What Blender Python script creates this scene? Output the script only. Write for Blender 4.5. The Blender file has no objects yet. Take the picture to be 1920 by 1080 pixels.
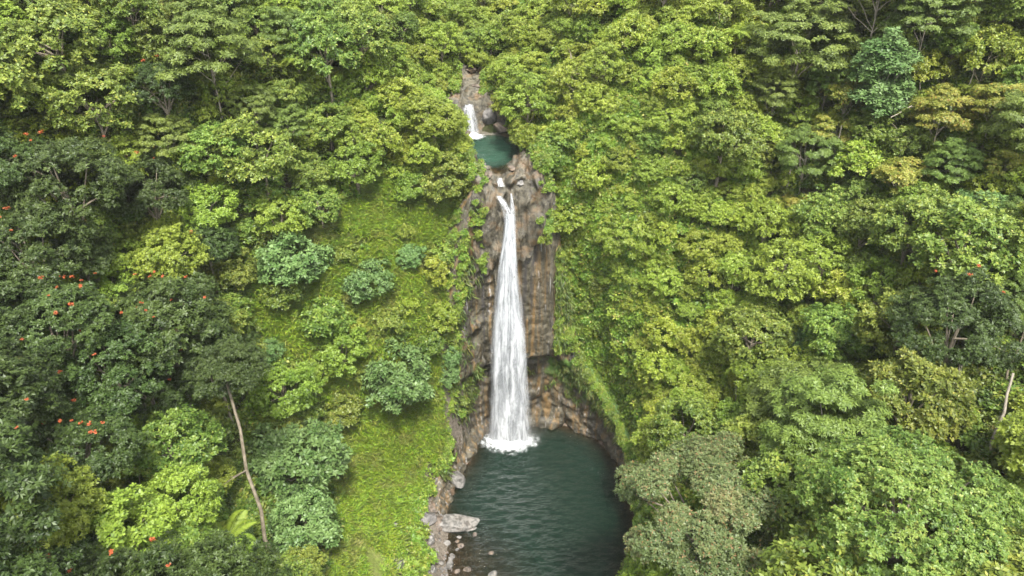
import bpy, math, random
import numpy as np
from mathutils import Vector, Matrix

S = bpy.context.scene
COL = S.collection
R_ = math.radians
rng = np.random.default_rng(7)
random.seed(7)

# ------------------------------------------------------------------ camera, sky, sun, exposure
CAM_H, FPX, PITCH = 54.7, 1297.0, R_(30)
cam = bpy.data.cameras.new('camera')
camo = bpy.data.objects.new('camera', cam)
COL.objects.link(camo)
camo.location = (0, 0, CAM_H)
camo.rotation_euler = (R_(90) - PITCH, 0, 0)
cam.sensor_width = 36.0
cam.lens = 36.0 * FPX / 1920.0
cam.clip_start, cam.clip_end = 0.5, 1000
S.camera = camo

SUN_EL, SUN_AZ = R_(63), R_(165)          # azimuth measured clockwise from +y (north)
w = bpy.data.worlds.new('World')
S.world = w
w.use_nodes = True
nt = w.node_tree
bg = nt.nodes['Background']
sky = nt.nodes.new('ShaderNodeTexSky')
sky.sky_type = 'NISHITA'
sky.sun_disc = False
sky.sun_elevation = SUN_EL
sky.sun_rotation = SUN_AZ
sky.dust_density = 4.0
sky.air_density = 1.0
hs = nt.nodes.new('ShaderNodeHueSaturation')
hs.inputs['Saturation'].default_value = 0.35
nt.links.new(sky.outputs[0], hs.inputs['Color'])
nt.links.new(hs.outputs[0], bg.inputs[0])
bg.inputs[1].default_value = 0.15
sun = bpy.data.lights.new('sun', 'SUN')
sun.energy = 2.6
sun.angle = R_(7)
sun.color = (1.0, 0.96, 0.88)
suno = bpy.data.objects.new('sun', sun)
COL.objects.link(suno)
sd = Vector((math.sin(SUN_AZ) * math.cos(SUN_EL), math.cos(SUN_AZ) * math.cos(SUN_EL), math.sin(SUN_EL)))
suno.rotation_euler = sd.to_track_quat('Z', 'Y').to_euler()
suno.location = (0, 0, 120)
S.view_settings.view_transform = 'Standard'
S.view_settings.look = 'None'
S.view_settings.gamma = 1.0
S.view_settings.use_curve_mapping = False
S.view_settings.exposure = 1.9
S.cycles.max_bounces = 6
S.cycles.diffuse_bounces = 3
S.cycles.glossy_bounces = 2
S.cycles.transmission_bounces = 4
S.cycles.transparent_max_bounces = 12
S.cycles.use_denoising = True
S.cycles.sample_clamp_indirect = 4.0

# ------------------------------------------------------------------ helpers
def link(o, parent=None):
    COL.objects.link(o)
    if parent is not None:
        o.parent = parent
    return o

def tag(o, label=None, cat=None, group=None, kind=None):
    for k, v in (('label', label), ('category', cat), ('group', group), ('kind', kind)):
        if v:
            o[k] = v
    return o

def mk(name, V, faces, mat=None, tint=None, smooth=False, attrs=None):
    """mesh from arrays; faces = list of (n,3) / (n,4) int arrays"""
    V = np.asarray(V, np.float32)
    if not isinstance(faces, (list, tuple)):
        faces = [faces]
    faces = [np.asarray(f, np.int32) for f in faces if len(f)]
    me = bpy.data.meshes.new(name)
    me.vertices.add(len(V))
    me.vertices.foreach_set('co', V.ravel())
    tot = np.concatenate([np.full(len(f), f.shape[1], np.int32) for f in faces])
    idx = np.concatenate([f.ravel() for f in faces])
    st = np.concatenate([[0], np.cumsum(tot)[:-1]]).astype(np.int32)
    me.loops.add(len(idx))
    me.loops.foreach_set('vertex_index', idx)
    me.polygons.add(len(tot))
    me.polygons.foreach_set('loop_start', st)
    me.polygons.foreach_set('loop_total', tot)
    if smooth:
        me.polygons.foreach_set('use_smooth', np.ones(len(tot), bool))
    at = dict(attrs or {})
    if tint is not None:
        at['tint'] = tint
    for k, a in at.items():
        d = me.attributes.new(k, 'FLOAT', 'POINT')
        d.data.foreach_set('value', np.asarray(a, np.float32))
    me.update(calc_edges=True)
    me.validate()
    if mat:
        me.materials.append(mat)
    return me

def grid_faces(nu, nv):
    i = np.arange(nu - 1)[:, None] * nv + np.arange(nv - 1)[None, :]
    i = i.ravel()
    return np.stack([i, i + nv, i + nv + 1, i + 1], 1)

_lat = np.random.default_rng(3).random((64, 64, 64)).astype(np.float32)
def vnoise(p):
    p = np.asarray(p, float)
    f = np.floor(p).astype(int)
    t = p - f
    t = t * t * (3 - 2 * t)
    out = 0
    for dx in (0, 1):
        wx = t[..., 0] if dx else 1 - t[..., 0]
        for dy in (0, 1):
            wy = t[..., 1] if dy else 1 - t[..., 1]
            for dz in (0, 1):
                wz = t[..., 2] if dz else 1 - t[..., 2]
                out = out + wx * wy * wz * _lat[(f[..., 0] + dx) % 64, (f[..., 1] + dy) % 64, (f[..., 2] + dz) % 64]
    return out
def fbm(p, oct=4, gain=.5, ridged=False):
    p = np.asarray(p, float)
    a, s, tot = 1., 0., 0.
    for k in range(oct):
        n = vnoise(p * 2 ** k + 17.3 * k)
        if ridged:
            n = 1 - np.abs(2 * n - 1)
        s = s + a * n
        tot += a
        a *= gain
    return s / tot
def P3(x, y, z):
    x, y, z = np.broadcast_arrays(x, y, z)
    return np.stack([x, y, z], -1)
def sm(a, b, x):
    t = np.clip((x - a) / (b - a), 0, 1)
    return t * t * (3 - 2 * t)
def inpoly(u, v, poly):
    u = np.asarray(u, float); v = np.asarray(v, float)
    ins = np.zeros(u.shape, bool)
    n = len(poly)
    for i in range(n):
        ax, ay = poly[i]; bx, by = poly[(i + 1) % n]
        ins ^= ((ay > v) != (by > v)) & (u < ax + (v - ay) / (by - ay + 1e-12) * (bx - ax))
    return ins
def sdist(x, y, poly):
    x = np.asarray(x, float); y = np.asarray(y, float)
    d = np.full(x.shape, 1e9)
    n = len(poly)
    for i in range(n):
        ax, ay = poly[i]; bx, by = poly[(i + 1) % n]
        ex, ey = bx - ax, by - ay
        t = np.clip(((x - ax) * ex + (y - ay) * ey) / (ex * ex + ey * ey), 0, 1)
        d = np.minimum(d, (x - ax - t * ex) ** 2 + (y - ay - t * ey) ** 2)
    d = np.sqrt(d)
    return np.where(inpoly(x, y, poly), -d, d)

# survey of the photograph: a sight line of the camera, and where a point of the valley appears
cP, sP = math.cos(PITCH), math.sin(PITCH)
def ray(u, v):
    b = (540 - v) / FPX
    return np.array([(u - 960) / FPX, cP + b * sP, -sP + b * cP])
def proj(x, y, z):
    dz = z - CAM_H
    d = y * cP - dz * sP
    d = np.maximum(d, .1)
    return 960 + FPX * x / d, 540 - FPX * (y * sP + dz * cP) / d, d

# ------------------------------------------------------------------ the valley as height functions
POOL = [(-3.8, 61), (-4.4, 57), (-5.6, 54.5), (-7, 50.8), (-6.9, 46), (-5.6, 41.8), (-5, 35), (-5, 10), (6, 10), (8, 33),
        (9.5, 38), (11.5, 43), (12.3, 48), (12.1, 53.4), (11.4, 57), (9.3, 60.4), (6.2, 62.3), (2.5, 62.4), (-1, 62.2)]
def xc(y):
    return np.interp(y, [0, 58, 60, 64, 69, 74, 76, 85, 100, 130, 200], [2, 1, -.8, -1.4, -2.3, -4, -4.4, -4.3, -8, -12, -15])
def bed(y):
    return np.interp(y, [0, 60, 63.5, 73.4, 74.4, 85, 110, 150, 250], [30, 30.2, 31.6, 31.8, 34.9, 38.3, 47, 60, 84])
def ground0(x, y):
    x = np.asarray(x, float); y = np.asarray(y, float)
    dp = sdist(x, y, POOL)
    left = 1 - sm(-2, 3, x)
    sh = sm(54, 46, y)                                   # shelving gravel bank on the near left shore
    dl_ = np.where(dp > 0, dp, dp)
    lo_l = np.interp(dl_, [-6, -2.5, 0, 1.5, 4, 8, 60], [-3, -.7, -.05, .7, 2.6, 6.2, 6.2 + 52 * .83])
    steep = sm(50.5, 57.5, y)
    lo_s = np.interp(dp, [-4, -.6, 0, .8, 2.2, 6, 60], [-3, -1.5, 1., 6., 11., 16., 16 + 54 * .8])
    lo_l = lo_l * (1 - steep) + lo_s * steep
    lo_l = np.where((dp < 0) & (dp > -6), lo_l * sh + np.interp(dp, [-3, 0], [-3, 0]) * (1 - sh), lo_l)
    lo_r = np.interp(dp, [-4, -.5, 0, 1.0, 2.4, 6, 60], [-3, -1.2, 1., 7.5, 10.5, 14., 14 + 54 * .60])
    lo = lo_l * left + lo_r * (1 - left)
    d = x - xc(y)
    sl = np.maximum(-d - 3.0, 0); sr = np.maximum(d - 3.0, 0)
    up = bed(y) + np.interp(sl, [0, 2, 20, 80], [0, 1.6, 16, 54]) + np.interp(sr, [0, 2, 20, 80], [0, 1.6, 13.5, 43])
    dl = np.maximum(-d - 3, 0); dr = np.maximum(d - 3.6, 0)
    y0 = 63.3 - 2.2 * np.minimum(dl, 4) - .85 * np.maximum(dl - 4, 0) - 1.7 * np.minimum(dr, 4) - .85 * np.maximum(dr - 4, 0)
    y1 = 64.3 + .45 * dl + .6 * dr
    T = sm(y0, y1, y)
    return lo * (1 - T) + up * T
def relief(x, y):
    far = sm(4, 10, np.abs(x - xc(y)))
    d = x - xc(y)
    fold = sm(46, 58, y) * (2.2 * np.exp(-((d - 15 - .05 * (y - 60)) / 5.) ** 2) - 5. * np.exp(-((d - 27 - .12 * (y - 60)) / 5.5) ** 2))
    return far * (3.0 * (fbm(P3(x * .09, y * .09, 1.3), 3) - .5) + fold)
def basin(x, y):                                         # the upper pool's hollow, < 1 inside
    return np.hypot((x + 2.2) / 2.9, (y - 68.6) / 4.9)
def ground(x, y):
    return ground0(x, y) + relief(x, y)
def in_bed(x, y):
    return (y > 60.2) & (y < 81) & (np.abs(x - xc(y)) < np.where(y < 76, 3.3, 2.0))
def hit(u, v, above=0.0, t0=24, t1=160):
    """the point on the sight line through a pixel that lies ABOVE metres over the ground"""
    r = ray(u, v)
    t = np.arange(t0, t1, .15)
    p = np.outer(t, r)
    z = p[:, 2] + CAM_H
    k = int(np.argmax(z < ground(p[:, 0], p[:, 1]) + above))
    return float(p[k, 0]), float(p[k, 1]), float(z[k]), float(t[k])
def on_z(u, v, z=0.):
    r = ray(u, v)
    t = (z - CAM_H) / r[2]
    return float(r[0] * t), float(r[1] * t)

# ------------------------------------------------------------------ materials
def mat(name):
    m = bpy.data.materials.new(name)
    m.use_nodes = True
    n = m.node_tree
    n.nodes.clear()
    out = n.nodes.new('ShaderNodeOutputMaterial')
    return m, n, out
class NB:
    def __init__(s, n): s.n = n
    def __call__(s, typ, ins=None, **kw):
        q = s.n.nodes.new(typ)
        for k, v in kw.items():
            setattr(q, k, v)
        for k, v in (ins or {}).items():
            if isinstance(v, bpy.types.NodeSocket):
                s.n.links.new(v, q.inputs[k])
            else:
                q.inputs[k].default_value = v
        return q
    def ramp(s, fac, stops, interp='LINEAR'):
        q = s.n.nodes.new('ShaderNodeValToRGB')
        q.color_ramp.interpolation = interp
        e = q.color_ramp.elements
        while len(e) < len(stops):
            e.new(.5)
        for el, (p, c) in zip(e, stops):
            el.position = p
            el.color = (c, c, c, 1) if isinstance(c, (int, float)) else (*c, 1)
        s.n.links.new(fac, q.inputs[0])
        return q.outputs[0]
    def noise(s, vec, scale, detail=3, rough=.55, dist=0.):
        q = s('ShaderNodeTexNoise', {'Scale': scale, 'Detail': detail, 'Roughness': rough, 'Distortion': dist})
        if vec is not None:
            s.n.links.new(vec, q.inputs['Vector'])
        return q.outputs[0]
    def mix(s, f, a, b, blend='MIX'):
        q = s.n.nodes.new('ShaderNodeMix')
        q.data_type = 'RGBA'
        q.blend_type = blend
        for i, v in ((0, f), (6, a), (7, b)):
            if isinstance(v, bpy.types.NodeSocket):
                s.n.links.new(v, q.inputs[i])
            else:
                q.inputs[i].default_value = v if i == 0 else (*v, 1)
        return q.outputs[2]
    def math(s, op, a, b=0., clamp=False):
        q = s.n.nodes.new('ShaderNodeMath')
        q.operation = op
        q.use_clamp = clamp
        for i, v in ((0, a), (1, b)):
            if isinstance(v, bpy.types.NodeSocket):
                s.n.links.new(v, q.inputs[i])
            else:
                q.inputs[i].default_value = v
        return q.outputs[0]
    def mapping(s, vec, scale):
        q = s('ShaderNodeMapping')
        q.inputs['Scale'].default_value = scale
        s.n.links.new(vec, q.inputs[0])
        return q.outputs[0]

def leaf_mat(name, dark, light, trans=.4, hue=.03, val=.35, gloss=.022, accent=None, dry=None):
    m, n, out = mat(name)
    b = NB(n)
    t = b('ShaderNodeAttribute', attribute_name='tint').outputs['Fac']
    oi = b('ShaderNodeObjectInfo')
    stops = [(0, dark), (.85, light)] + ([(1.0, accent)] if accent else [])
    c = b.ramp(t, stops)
    if dry:                                                  # drier, browner patches of the sward
        pn_ = b.noise(b('ShaderNodeNewGeometry').outputs['Position'], .42, 4, .6)
        c = b.mix(b.ramp(pn_, [(.50, 0.), (.68, .75)]), c, dry)
        c = b.mix(b.ramp(pn_, [(.30, .55), (.44, 0.)]), c, tuple(.55 * q for q in light))
    h = b.math('MULTIPLY_ADD', oi.outputs['Random'], hue)
    h.node.inputs[2].default_value = .5 - hue / 2
    r2 = b.math('FRACT', b.math('MULTIPLY', oi.outputs['Random'], 7.31))
    v = b.math('MULTIPLY_ADD', r2, val)
    v.node.inputs[2].default_value = 1 - val / 2
    c = b('ShaderNodeHueSaturation', {'Hue': h, 'Value': v, 'Color': c}).outputs[0]
    tc = b.mix(.55, c, (1.25, 1.2, .55), 'MULTIPLY')
    d = b('ShaderNodeBsdfDiffuse', {'Color': c})
    tr = b('ShaderNodeBsdfTranslucent', {'Color': tc})
    mx = b('ShaderNodeMixShader', {0: trans, 1: d.outputs[0], 2: tr.outputs[0]})
    g = b('ShaderNodeBsdfGlossy', {'Roughness': .42, 'Color': (.9, .95, .9, 1)})
    lw = b('ShaderNodeFresnel', {'IOR': 1.4})
    f = b.math('MULTIPLY', lw.outputs[0], gloss / .04, True)
    mx2 = b('ShaderNodeMixShader', {0: f, 1: mx.outputs[0], 2: g.outputs[0]})
    n.links.new(mx2.outputs[0], out.inputs[0])
    return m

def rock_mat(name, base, alt, orange=0., moss=0., streak=False, wet=.55):
    m, n, out = mat(name)
    b = NB(n)
    geo = b('ShaderNodeNewGeometry')
    pos = geo.outputs['Position']
    n1 = b.noise(pos, .55, 6, .62)
    n2 = b.noise(pos, 2.6, 5, .65)
    n3 = b.noise(pos, 11., 4, .7)
    c = b.mix(b.ramp(n1, [(.35, 0.), (.65, 1.)]), base, alt)
    c = b.mix(b.ramp(n2, [(.40, .85), (.56, 0.)]), c, tuple(.32 * q for q in base))
    c = b.mix(b.ramp(n3, [(.55, 0.), (.75, .45)]), c, (.25, .235, .2))
    if streak:
        sv = b.mapping(pos, (1.6, 1.6, .06))
        s1 = b.noise(sv, 1., 5, .6)
        c = b.mix(b.ramp(s1, [(.50, 0.), (.64, 1. * orange)]), c, (.17, .10, .032))
        s2 = b.noise(b.mapping(pos, (2.6, 2.6, .08)), 1., 4, .6)
        c = b.mix(b.ramp(s2, [(.56, 0.), (.66, .85)]), c, (.035, .032, .03))
        s3 = b.noise(b.mapping(pos, (2.1, 2.1, .1)), 1.4, 4, .6)
        c = b.mix(b.ramp(s3, [(.6, 0.), (.72, .6)]), c, (.36, .36, .36))
    elif orange:
        c = b.mix(b.ramp(b.noise(pos, .9, 4), [(.5, 0.), (.68, orange)]), c, (.2, .105, .035))
    if moss:
        mk_ = b('ShaderNodeAttribute', attribute_name='moss').outputs['Fac']
        mm = b.math('ADD', mk_, b.math('SUBTRACT', b.noise(pos, 1.3, 5, .7), .5))
        c = b.mix(b.ramp(mm, [(.42, 0.), (.6, moss)]), c, (.055, .11, .014))
    bmp = b.math('ADD', b.math('MULTIPLY', n2, .6), b.math('MULTIPLY', n3, .22))
    bu = b('ShaderNodeBump', {'Strength': .9, 'Distance': .22, 'Height': bmp})
    ro = b.ramp(n2, [(.35, wet - .2), (.65, wet + .25)])
    p = b('ShaderNodeBsdfPrincipled', {'Base Color': c, 'Roughness': ro, 'Normal': bu.outputs[0], 'Specular IOR Level': .45})
    n.links.new(p.outputs[0], out.inputs[0])
    return m

M = {}
M['tulip'] = leaf_mat('leaf_dark', (.020, .038, .008), (.058, .09, .019), .36, .025, .3)  # dark species, darkened further to put the left slope's shade into the leaves
M['mid'] = leaf_mat('leaf_mid', (.062, .105, .014), (.168, .222, .036), .4, .045, .35, accent=(.25, .27, .05))
M['lime'] = leaf_mat('leaf_lime', (.097, .156, .016), (.22, .292, .04), .45, .03, .3)
M['guava'] = leaf_mat('leaf_shrub', (.106, .158, .015), (.248, .305, .036), .45, .03, .3, accent=(.30, .30, .08))
M['bush'] = leaf_mat('leaf_bush', (.11, .168, .015), (.25, .322, .04), .45, .03, .3, accent=(.3, .32, .1))
M['feather'] = leaf_mat('leaf_feather', (.065, .105, .018), (.155, .21, .04), .42, .035, .35)
M['olive'] = leaf_mat('leaf_olive', (.055, .09, .028), (.125, .165, .06), .33, .02, .1, accent=(.22, .14, .06))
M['golden'] = leaf_mat('leaf_golden', (.11, .14, .018), (.235, .24, .042), .4, .03, .2, accent=(.3, .2, .05))
M['glaucous'] = leaf_mat('leaf_glaucous', (.055, .115, .028), (.125, .20, .062), .35, .02, .2)
M['dome'] = leaf_mat('leaf_dome', (.06, .115, .017), (.16, .23, .044), .4, .01, .1, accent=(.26, .28, .06))
M['fern'] = leaf_mat('leaf_fern', (.13, .20, .02), (.22, .30, .04), .5, .03, .25)
M['palefern'] = leaf_mat('leaf_palefern', (.26, .32, .06), (.36, .42, .12), .5, .02, .1)
M['grass'] = leaf_mat('leaf_grass', (.14, .235, .018), (.27, .375, .035), .42, .05, .4, .02, accent=(.32, .30, .10), dry=(.22, .20, .07))
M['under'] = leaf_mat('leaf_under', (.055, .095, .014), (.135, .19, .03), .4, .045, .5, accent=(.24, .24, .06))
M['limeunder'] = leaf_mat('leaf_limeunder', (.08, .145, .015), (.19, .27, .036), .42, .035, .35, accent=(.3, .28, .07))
M['hang'] = leaf_mat('leaf_hang', (.04, .066, .011), (.10, .135, .026), .4, .05, .4, accent=(.3, .25, .1))
def simple_mat(name, c1, c2, scale, rough=.8, stretch=(1, 1, 1), spec=.3, bump=.3):
    m, n, out = mat(name)
    b = NB(n)
    tc = b('ShaderNodeTexCoord')
    v = b.mapping(tc.outputs['Object'], stretch)
    nn = b.noise(v, scale, 5, .65)
    c = b.mix(b.ramp(nn, [(.35, 0.), (.65, 1.)]), c1, c2)
    bu = b('ShaderNodeBump', {'Strength': bump, 'Distance': .1, 'Height': nn})
    p = b('ShaderNodeBsdfPrincipled', {'Base Color': c, 'Roughness': rough, 'Normal': bu.outputs[0], 'Specular IOR Level': spec})
    n.links.new(p.outputs[0], out.inputs[0])
    return m
M['bark'] = simple_mat('bark', (.10, .085, .06), (.22, .19, .14), 3., .85, (2, 2, .6))
M['palebark'] = simple_mat('pale_bark', (.15, .13, .10), (.28, .25, .20), 2.5, .8, (2, 2, .8))
M['greybark'] = simple_mat('grey_bark', (.08, .066, .043), (.18, .155, .112), 2.2, .85, (2, 2, .9))
M['petal'] = simple_mat('petal', (.25, .052, .018), (.32, .09, .03), 6., .6)
M['rock'] = rock_mat('rock_face', (.040, .034, .019), (.086, .076, .05), .6, .97, True)
M['bedrock'] = rock_mat('bed_rock', (.040, .035, .021), (.096, .086, .06), .3, .9)
M['stone'] = rock_mat('stone', (.11, .105, .095), (.2, .19, .175), .06)
M['stonebrown'] = rock_mat('stone_brown', (.085, .064, .047), (.15, .12, .095), .25)
M['stonedark'] = rock_mat('stone_dark', (.085, .08, .075), (.16, .15, .14), .0)

def terrain_mat():
    m, n, out = mat('valley_ground')
    b = NB(n)
    pos = b('ShaderNodeNewGeometry').outputs['Position']
    g = b('ShaderNodeAttribute', attribute_name='grass').outputs['Fac']
    k = b('ShaderNodeAttribute', attribute_name='rock').outputs['Fac']
    n1 = b.noise(pos, .7, 5, .6)
    n2 = b.noise(pos, 4., 5, .7)
    soil = b.mix(n2, (.02, .017, .010), (.06, .05, .028))
    soil = b.mix(b.ramp(n1, [(.4, 0.), (.6, .8)]), soil, (.035, .055, .012))
    gr = b.mix(b.ramp(n2, [(.3, 0.), (.7, 1.)]), (.075, .085, .025), (.13, .17, .03))
    gr = b.mix(b.ramp(n1, [(.55, 0.), (.75, .6)]), gr, (.2, .19, .07))
    rk = b.mix(b.ramp(n2, [(.35, 0.), (.65, 1.)]), (.06, .05, .037), (.15, .13, .105))
    c = b.mix(b.ramp(g, [(.3, 0.), (.6, 1.)]), soil, gr)
    kk = b.math('ADD', k, b.math('MULTIPLY', b.math('SUBTRACT', n1, .5), .8))
    c = b.mix(b.ramp(kk, [(.42, 0.), (.58, 1.)]), c, rk)
    bu = b('ShaderNodeBump', {'Strength': .8, 'Distance': .25, 'Height': n2})
    p = b('ShaderNodeBsdfPrincipled', {'Base Color': c, 'Roughness': .9, 'Normal': bu.outputs[0], 'Specular IOR Level': .2})
    n.links.new(p.outputs[0], out.inputs[0])
    return m
M['terrain'] = terrain_mat()

def water_mat(name, deep, murk, clear_to):
    m, n, out = mat(name)
    b = NB(n)
    pos = b('ShaderNodeNewGeometry').outputs['Position']
    dep = b('ShaderNodeAttribute', attribute_name='depth').outputs['Fac']
    n1 = b.noise(b.mapping(pos, (.9, 2.0, 1)), 2.2, 4, .6, .4)
    n2 = b.noise(b.mapping(pos, (1., 1.9, 1)), 8., 3, .6, .6)
    hgt = b.math('ADD', b.math('MULTIPLY', n1, .7), b.math('MULTIPLY', n2, .3))
    bu = b('ShaderNodeBump', {'Strength': 1.0, 'Distance': .6, 'Height': hgt})
    op = b.ramp(b.math('DIVIDE', dep, clear_to, True), [(0., .12), (.35, .62), (1., 1.)])
    var = b.noise(pos, .22, 2)
    body = b('ShaderNodeBsdfDiffuse', {'Color': b.mix(var, deep, tuple(q * 1.25 for q in deep)), 'Normal': bu.outputs[0]})
    tr = b('ShaderNodeBsdfTransparent', {'Color': (*murk, 1)})
    a = b('ShaderNodeMixShader', {0: op, 1: tr.outputs[0], 2: body.outputs[0]})
    gl = b('ShaderNodeBsdfGlossy', {'Roughness': .06, 'Normal': bu.outputs[0]})
    fr = b('ShaderNodeFresnel', {'IOR': 1.333, 'Normal': bu.outputs[0]})
    o = b('ShaderNodeMixShader', {0: fr.outputs[0], 1: a.outputs[0], 2: gl.outputs[0]})
    n.links.new(o.outputs[0], out.inputs[0])
    return m
M['pool'] = water_mat('pool_water', (.0040, .0150, .0088), (.70, .58, .38), 2.0)
M['upool'] = water_mat('upper_pool_water', (.019, .056, .035), (.8, .7, .45), 1.1)
M['stream'] = water_mat('stream_water', (.05, .05, .03), (.75, .65, .5), 1.5)

def fall_mat(name, su, sv, lo, hi, edge=.16):
    m, n, out = mat(name)
    b = NB(n)
    a = b('ShaderNodeAttribute', attribute_name='across').outputs['Fac']
    l = b('ShaderNodeAttribute', attribute_name='along').outputs['Fac']
    sd_ = b('ShaderNodeAttribute', attribute_name='shell').outputs['Fac']
    v = b('ShaderNodeCombineXYZ', {0: b.math('MULTIPLY', a, su), 1: b.math('MULTIPLY', l, sv), 2: b.math('MULTIPLY', sd_, 9.7)}).outputs[0]
    n1 = b.noise(v, 1., 6, .62, .25)
    v2 = b('ShaderNodeCombineXYZ', {0: b.math('MULTIPLY', a, su * .45), 1: b.math('MULTIPLY', l, sv * 2.2), 2: b.math('MULTIPLY', sd_, 3.1)}).outputs[0]
    n2 = b.noise(v2, 1., 5, .7, .6)
    s_ = b.math('ADD', b.math('MULTIPLY', n1, .68), b.math('MULTIPLY', n2, .32))
    al = b.ramp(s_, [(lo, 0.), (hi, 1.)])
    ed = b.math('ABSOLUTE', b.math('SUBTRACT', a, .5))                       # frays toward the sides
    al2 = b.ramp(b.math('ADD', ed, b.math('MULTIPLY', b.math('SUBTRACT', n2, .5), .5)), [(.5 - edge, 1.), (.5, 0.)])
    al = b.math('MULTIPLY', al, al2)
    c = b.mix(b.ramp(s_, [(.36, 0.), (.62, 1.)]), (.24, .26, .275), (.66, .68, .7))
    d = b('ShaderNodeBsdfDiffuse', {'Color': c})
    t = b('ShaderNodeBsdfTranslucent', {'Color': c})
    x = b('ShaderNodeMixShader', {0: .35, 1: d.outputs[0], 2: t.outputs[0]})
    tr = b('ShaderNodeBsdfTransparent')
    o = b('ShaderNodeMixShader', {0: al, 1: tr.outputs[0], 2: x.outputs[0]})
    n.links.new(o.outputs[0], out.inputs[0])
    return m
M['fall'] = fall_mat('falling_water', 8., 1.5, .33, .56, .2)
M['smallfall'] = fall_mat('small_falling_water', 6., 6.5, .40, .66, .36)

def foam_mat():
    m, n, out = mat('foam')
    b = NB(n)
    pos = b('ShaderNodeNewGeometry').outputs['Position']
    k = b('ShaderNodeAttribute', attribute_name='foam').outputs['Fac']
    n1 = b.noise(pos, 1.7, 6, .7, .5)
    a = b.math('ADD', k, b.math('MULTIPLY', b.math('SUBTRACT', n1, .5), 1.1))
    al = b.ramp(a, [(.38, 0.), (.85, 1.)])
    d = b('ShaderNodeBsdfDiffuse', {'Color': (.56, .59, .6, 1)})
    tr = b('ShaderNodeBsdfTransparent')
    o = b('ShaderNodeMixShader', {0: al, 1: tr.outputs[0], 2: d.outputs[0]})
    n.links.new(o.outputs[0], out.inputs[0])
    return m
M['foam'] = foam_mat()

# ------------------------------------------------------------------ zones (surveyed from the photograph, applied to the ground itself)
GRASS_Z = [(585, 1250), (640, 840), (560, 700), (470, 590), (430, 470), (610, 425), (660, 350), (760, 325), (885, 330), (905, 420), (895, 520),
           (880, 720), (865, 800), (800, 905), (752, 1000), (690, 1250)]
CLEAR_Z = [(866, 132), (905, 132), (912, 185), (950, 235), (968, 262), (985, 300), (1018, 340), (1030, 400), (1040, 470), (1042, 640), (1060, 720),
           (1110, 770), (1185, 830), (1195, 880), (1150, 930), (1150, 1020), (1080, 1100), (700, 1100), (760, 1000), (810, 900), (850, 810),
           (895, 730), (880, 600), (890, 480), (900, 420), (905, 360), (890, 315), (882, 270), (872, 235), (868, 190)]
STEM_Z = [[(418, 735), (448, 735), (522, 1030), (488, 1030)], [(1862, 838), (1880, 838), (1935, 610), (1905, 610)], [(1780, 740), (1795, 740), (1818, 660), (1802, 660)]]
ROCK_Z = [(862, 130), (912, 130), (985, 290), (1040, 400), (1045, 640), (1060, 720), (1185, 830), (1195, 900), (1150, 1020), (1080, 1100), (690, 1100),
          (770, 990), (815, 900), (860, 800), (860, 720), (880, 560), (890, 430), (895, 340)]

# ------------------------------------------------------------------ terrain sheet
gx = np.concatenate([np.linspace(-130, -44, 40)[:-1], np.linspace(-44, -14, 52)[:-1], np.linspace(-14, 17, 100)[:-1], np.linspace(17, 48, 54)[:-1], np.linspace(48, 130, 40)])
gy = np.concatenate([np.linspace(-30, 20, 36)[:-1], np.linspace(20, 42, 36)[:-1], np.linspace(42, 82, 140)[:-1], np.linspace(82, 120, 48)[:-1], np.linspace(120, 240, 50)])
X, Y = np.meshgrid(gx, gy, indexing='ij')
Z0 = ground(X, Y)
U, V_, D_ = proj(X, Y, Z0)
grass_m = inpoly(U, V_, GRASS_Z).astype(float)
rock_m = inpoly(U, V_, ROCK_Z).astype(float)
dpool = sdist(X, Y, POOL)
nearshore = (dpool < 2.8) & (X < 0) & (Y < 62)
rock_m = np.maximum(rock_m * (dpool < np.where(X > 4.6, .8, np.where(Y > 61, 9, np.where(Y > 52, 2.6, 2.8)))), nearshore)
Zt = Z0 + .5 * (fbm(P3(X * .5, Y * .5, 5.), 3) - .5) * sm(0, 2, np.abs(dpool))
Zt = Zt + nearshore * sm(.1, .8, dpool) * (1.5 * (fbm(P3(X * .8, Y * .8, Z0 * .8), 4, .55, True) - .62))
Zt = np.where(in_bed(X, Y), Zt - 1.3, Zt)
Zt = np.where((Y > 56) & (Y < 66) & (X > -3.6) & (X < 4.8) & (dpool < 1.6), np.minimum(Zt, -2.5), Zt)
Zt = np.where((Y > 45) & (X > 4) & (dpool < 1.25), np.minimum(Zt, -2.5), Zt)
Zt = np.where((Y > 53) & (X < 0) & (dpool < .95), np.minimum(Zt, -2.5), Zt)
V3 = P3(X, Y, Zt).reshape(-1, 3)
ter = link(bpy.data.objects.new('valley_ground', mk('valley_ground', V3, grid_faces(len(gx), len(gy)), M['terrain'], smooth=True,
           attrs={'grass': grass_m.ravel(), 'rock': rock_m.ravel()})))
tag(ter, kind='structure')

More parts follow.
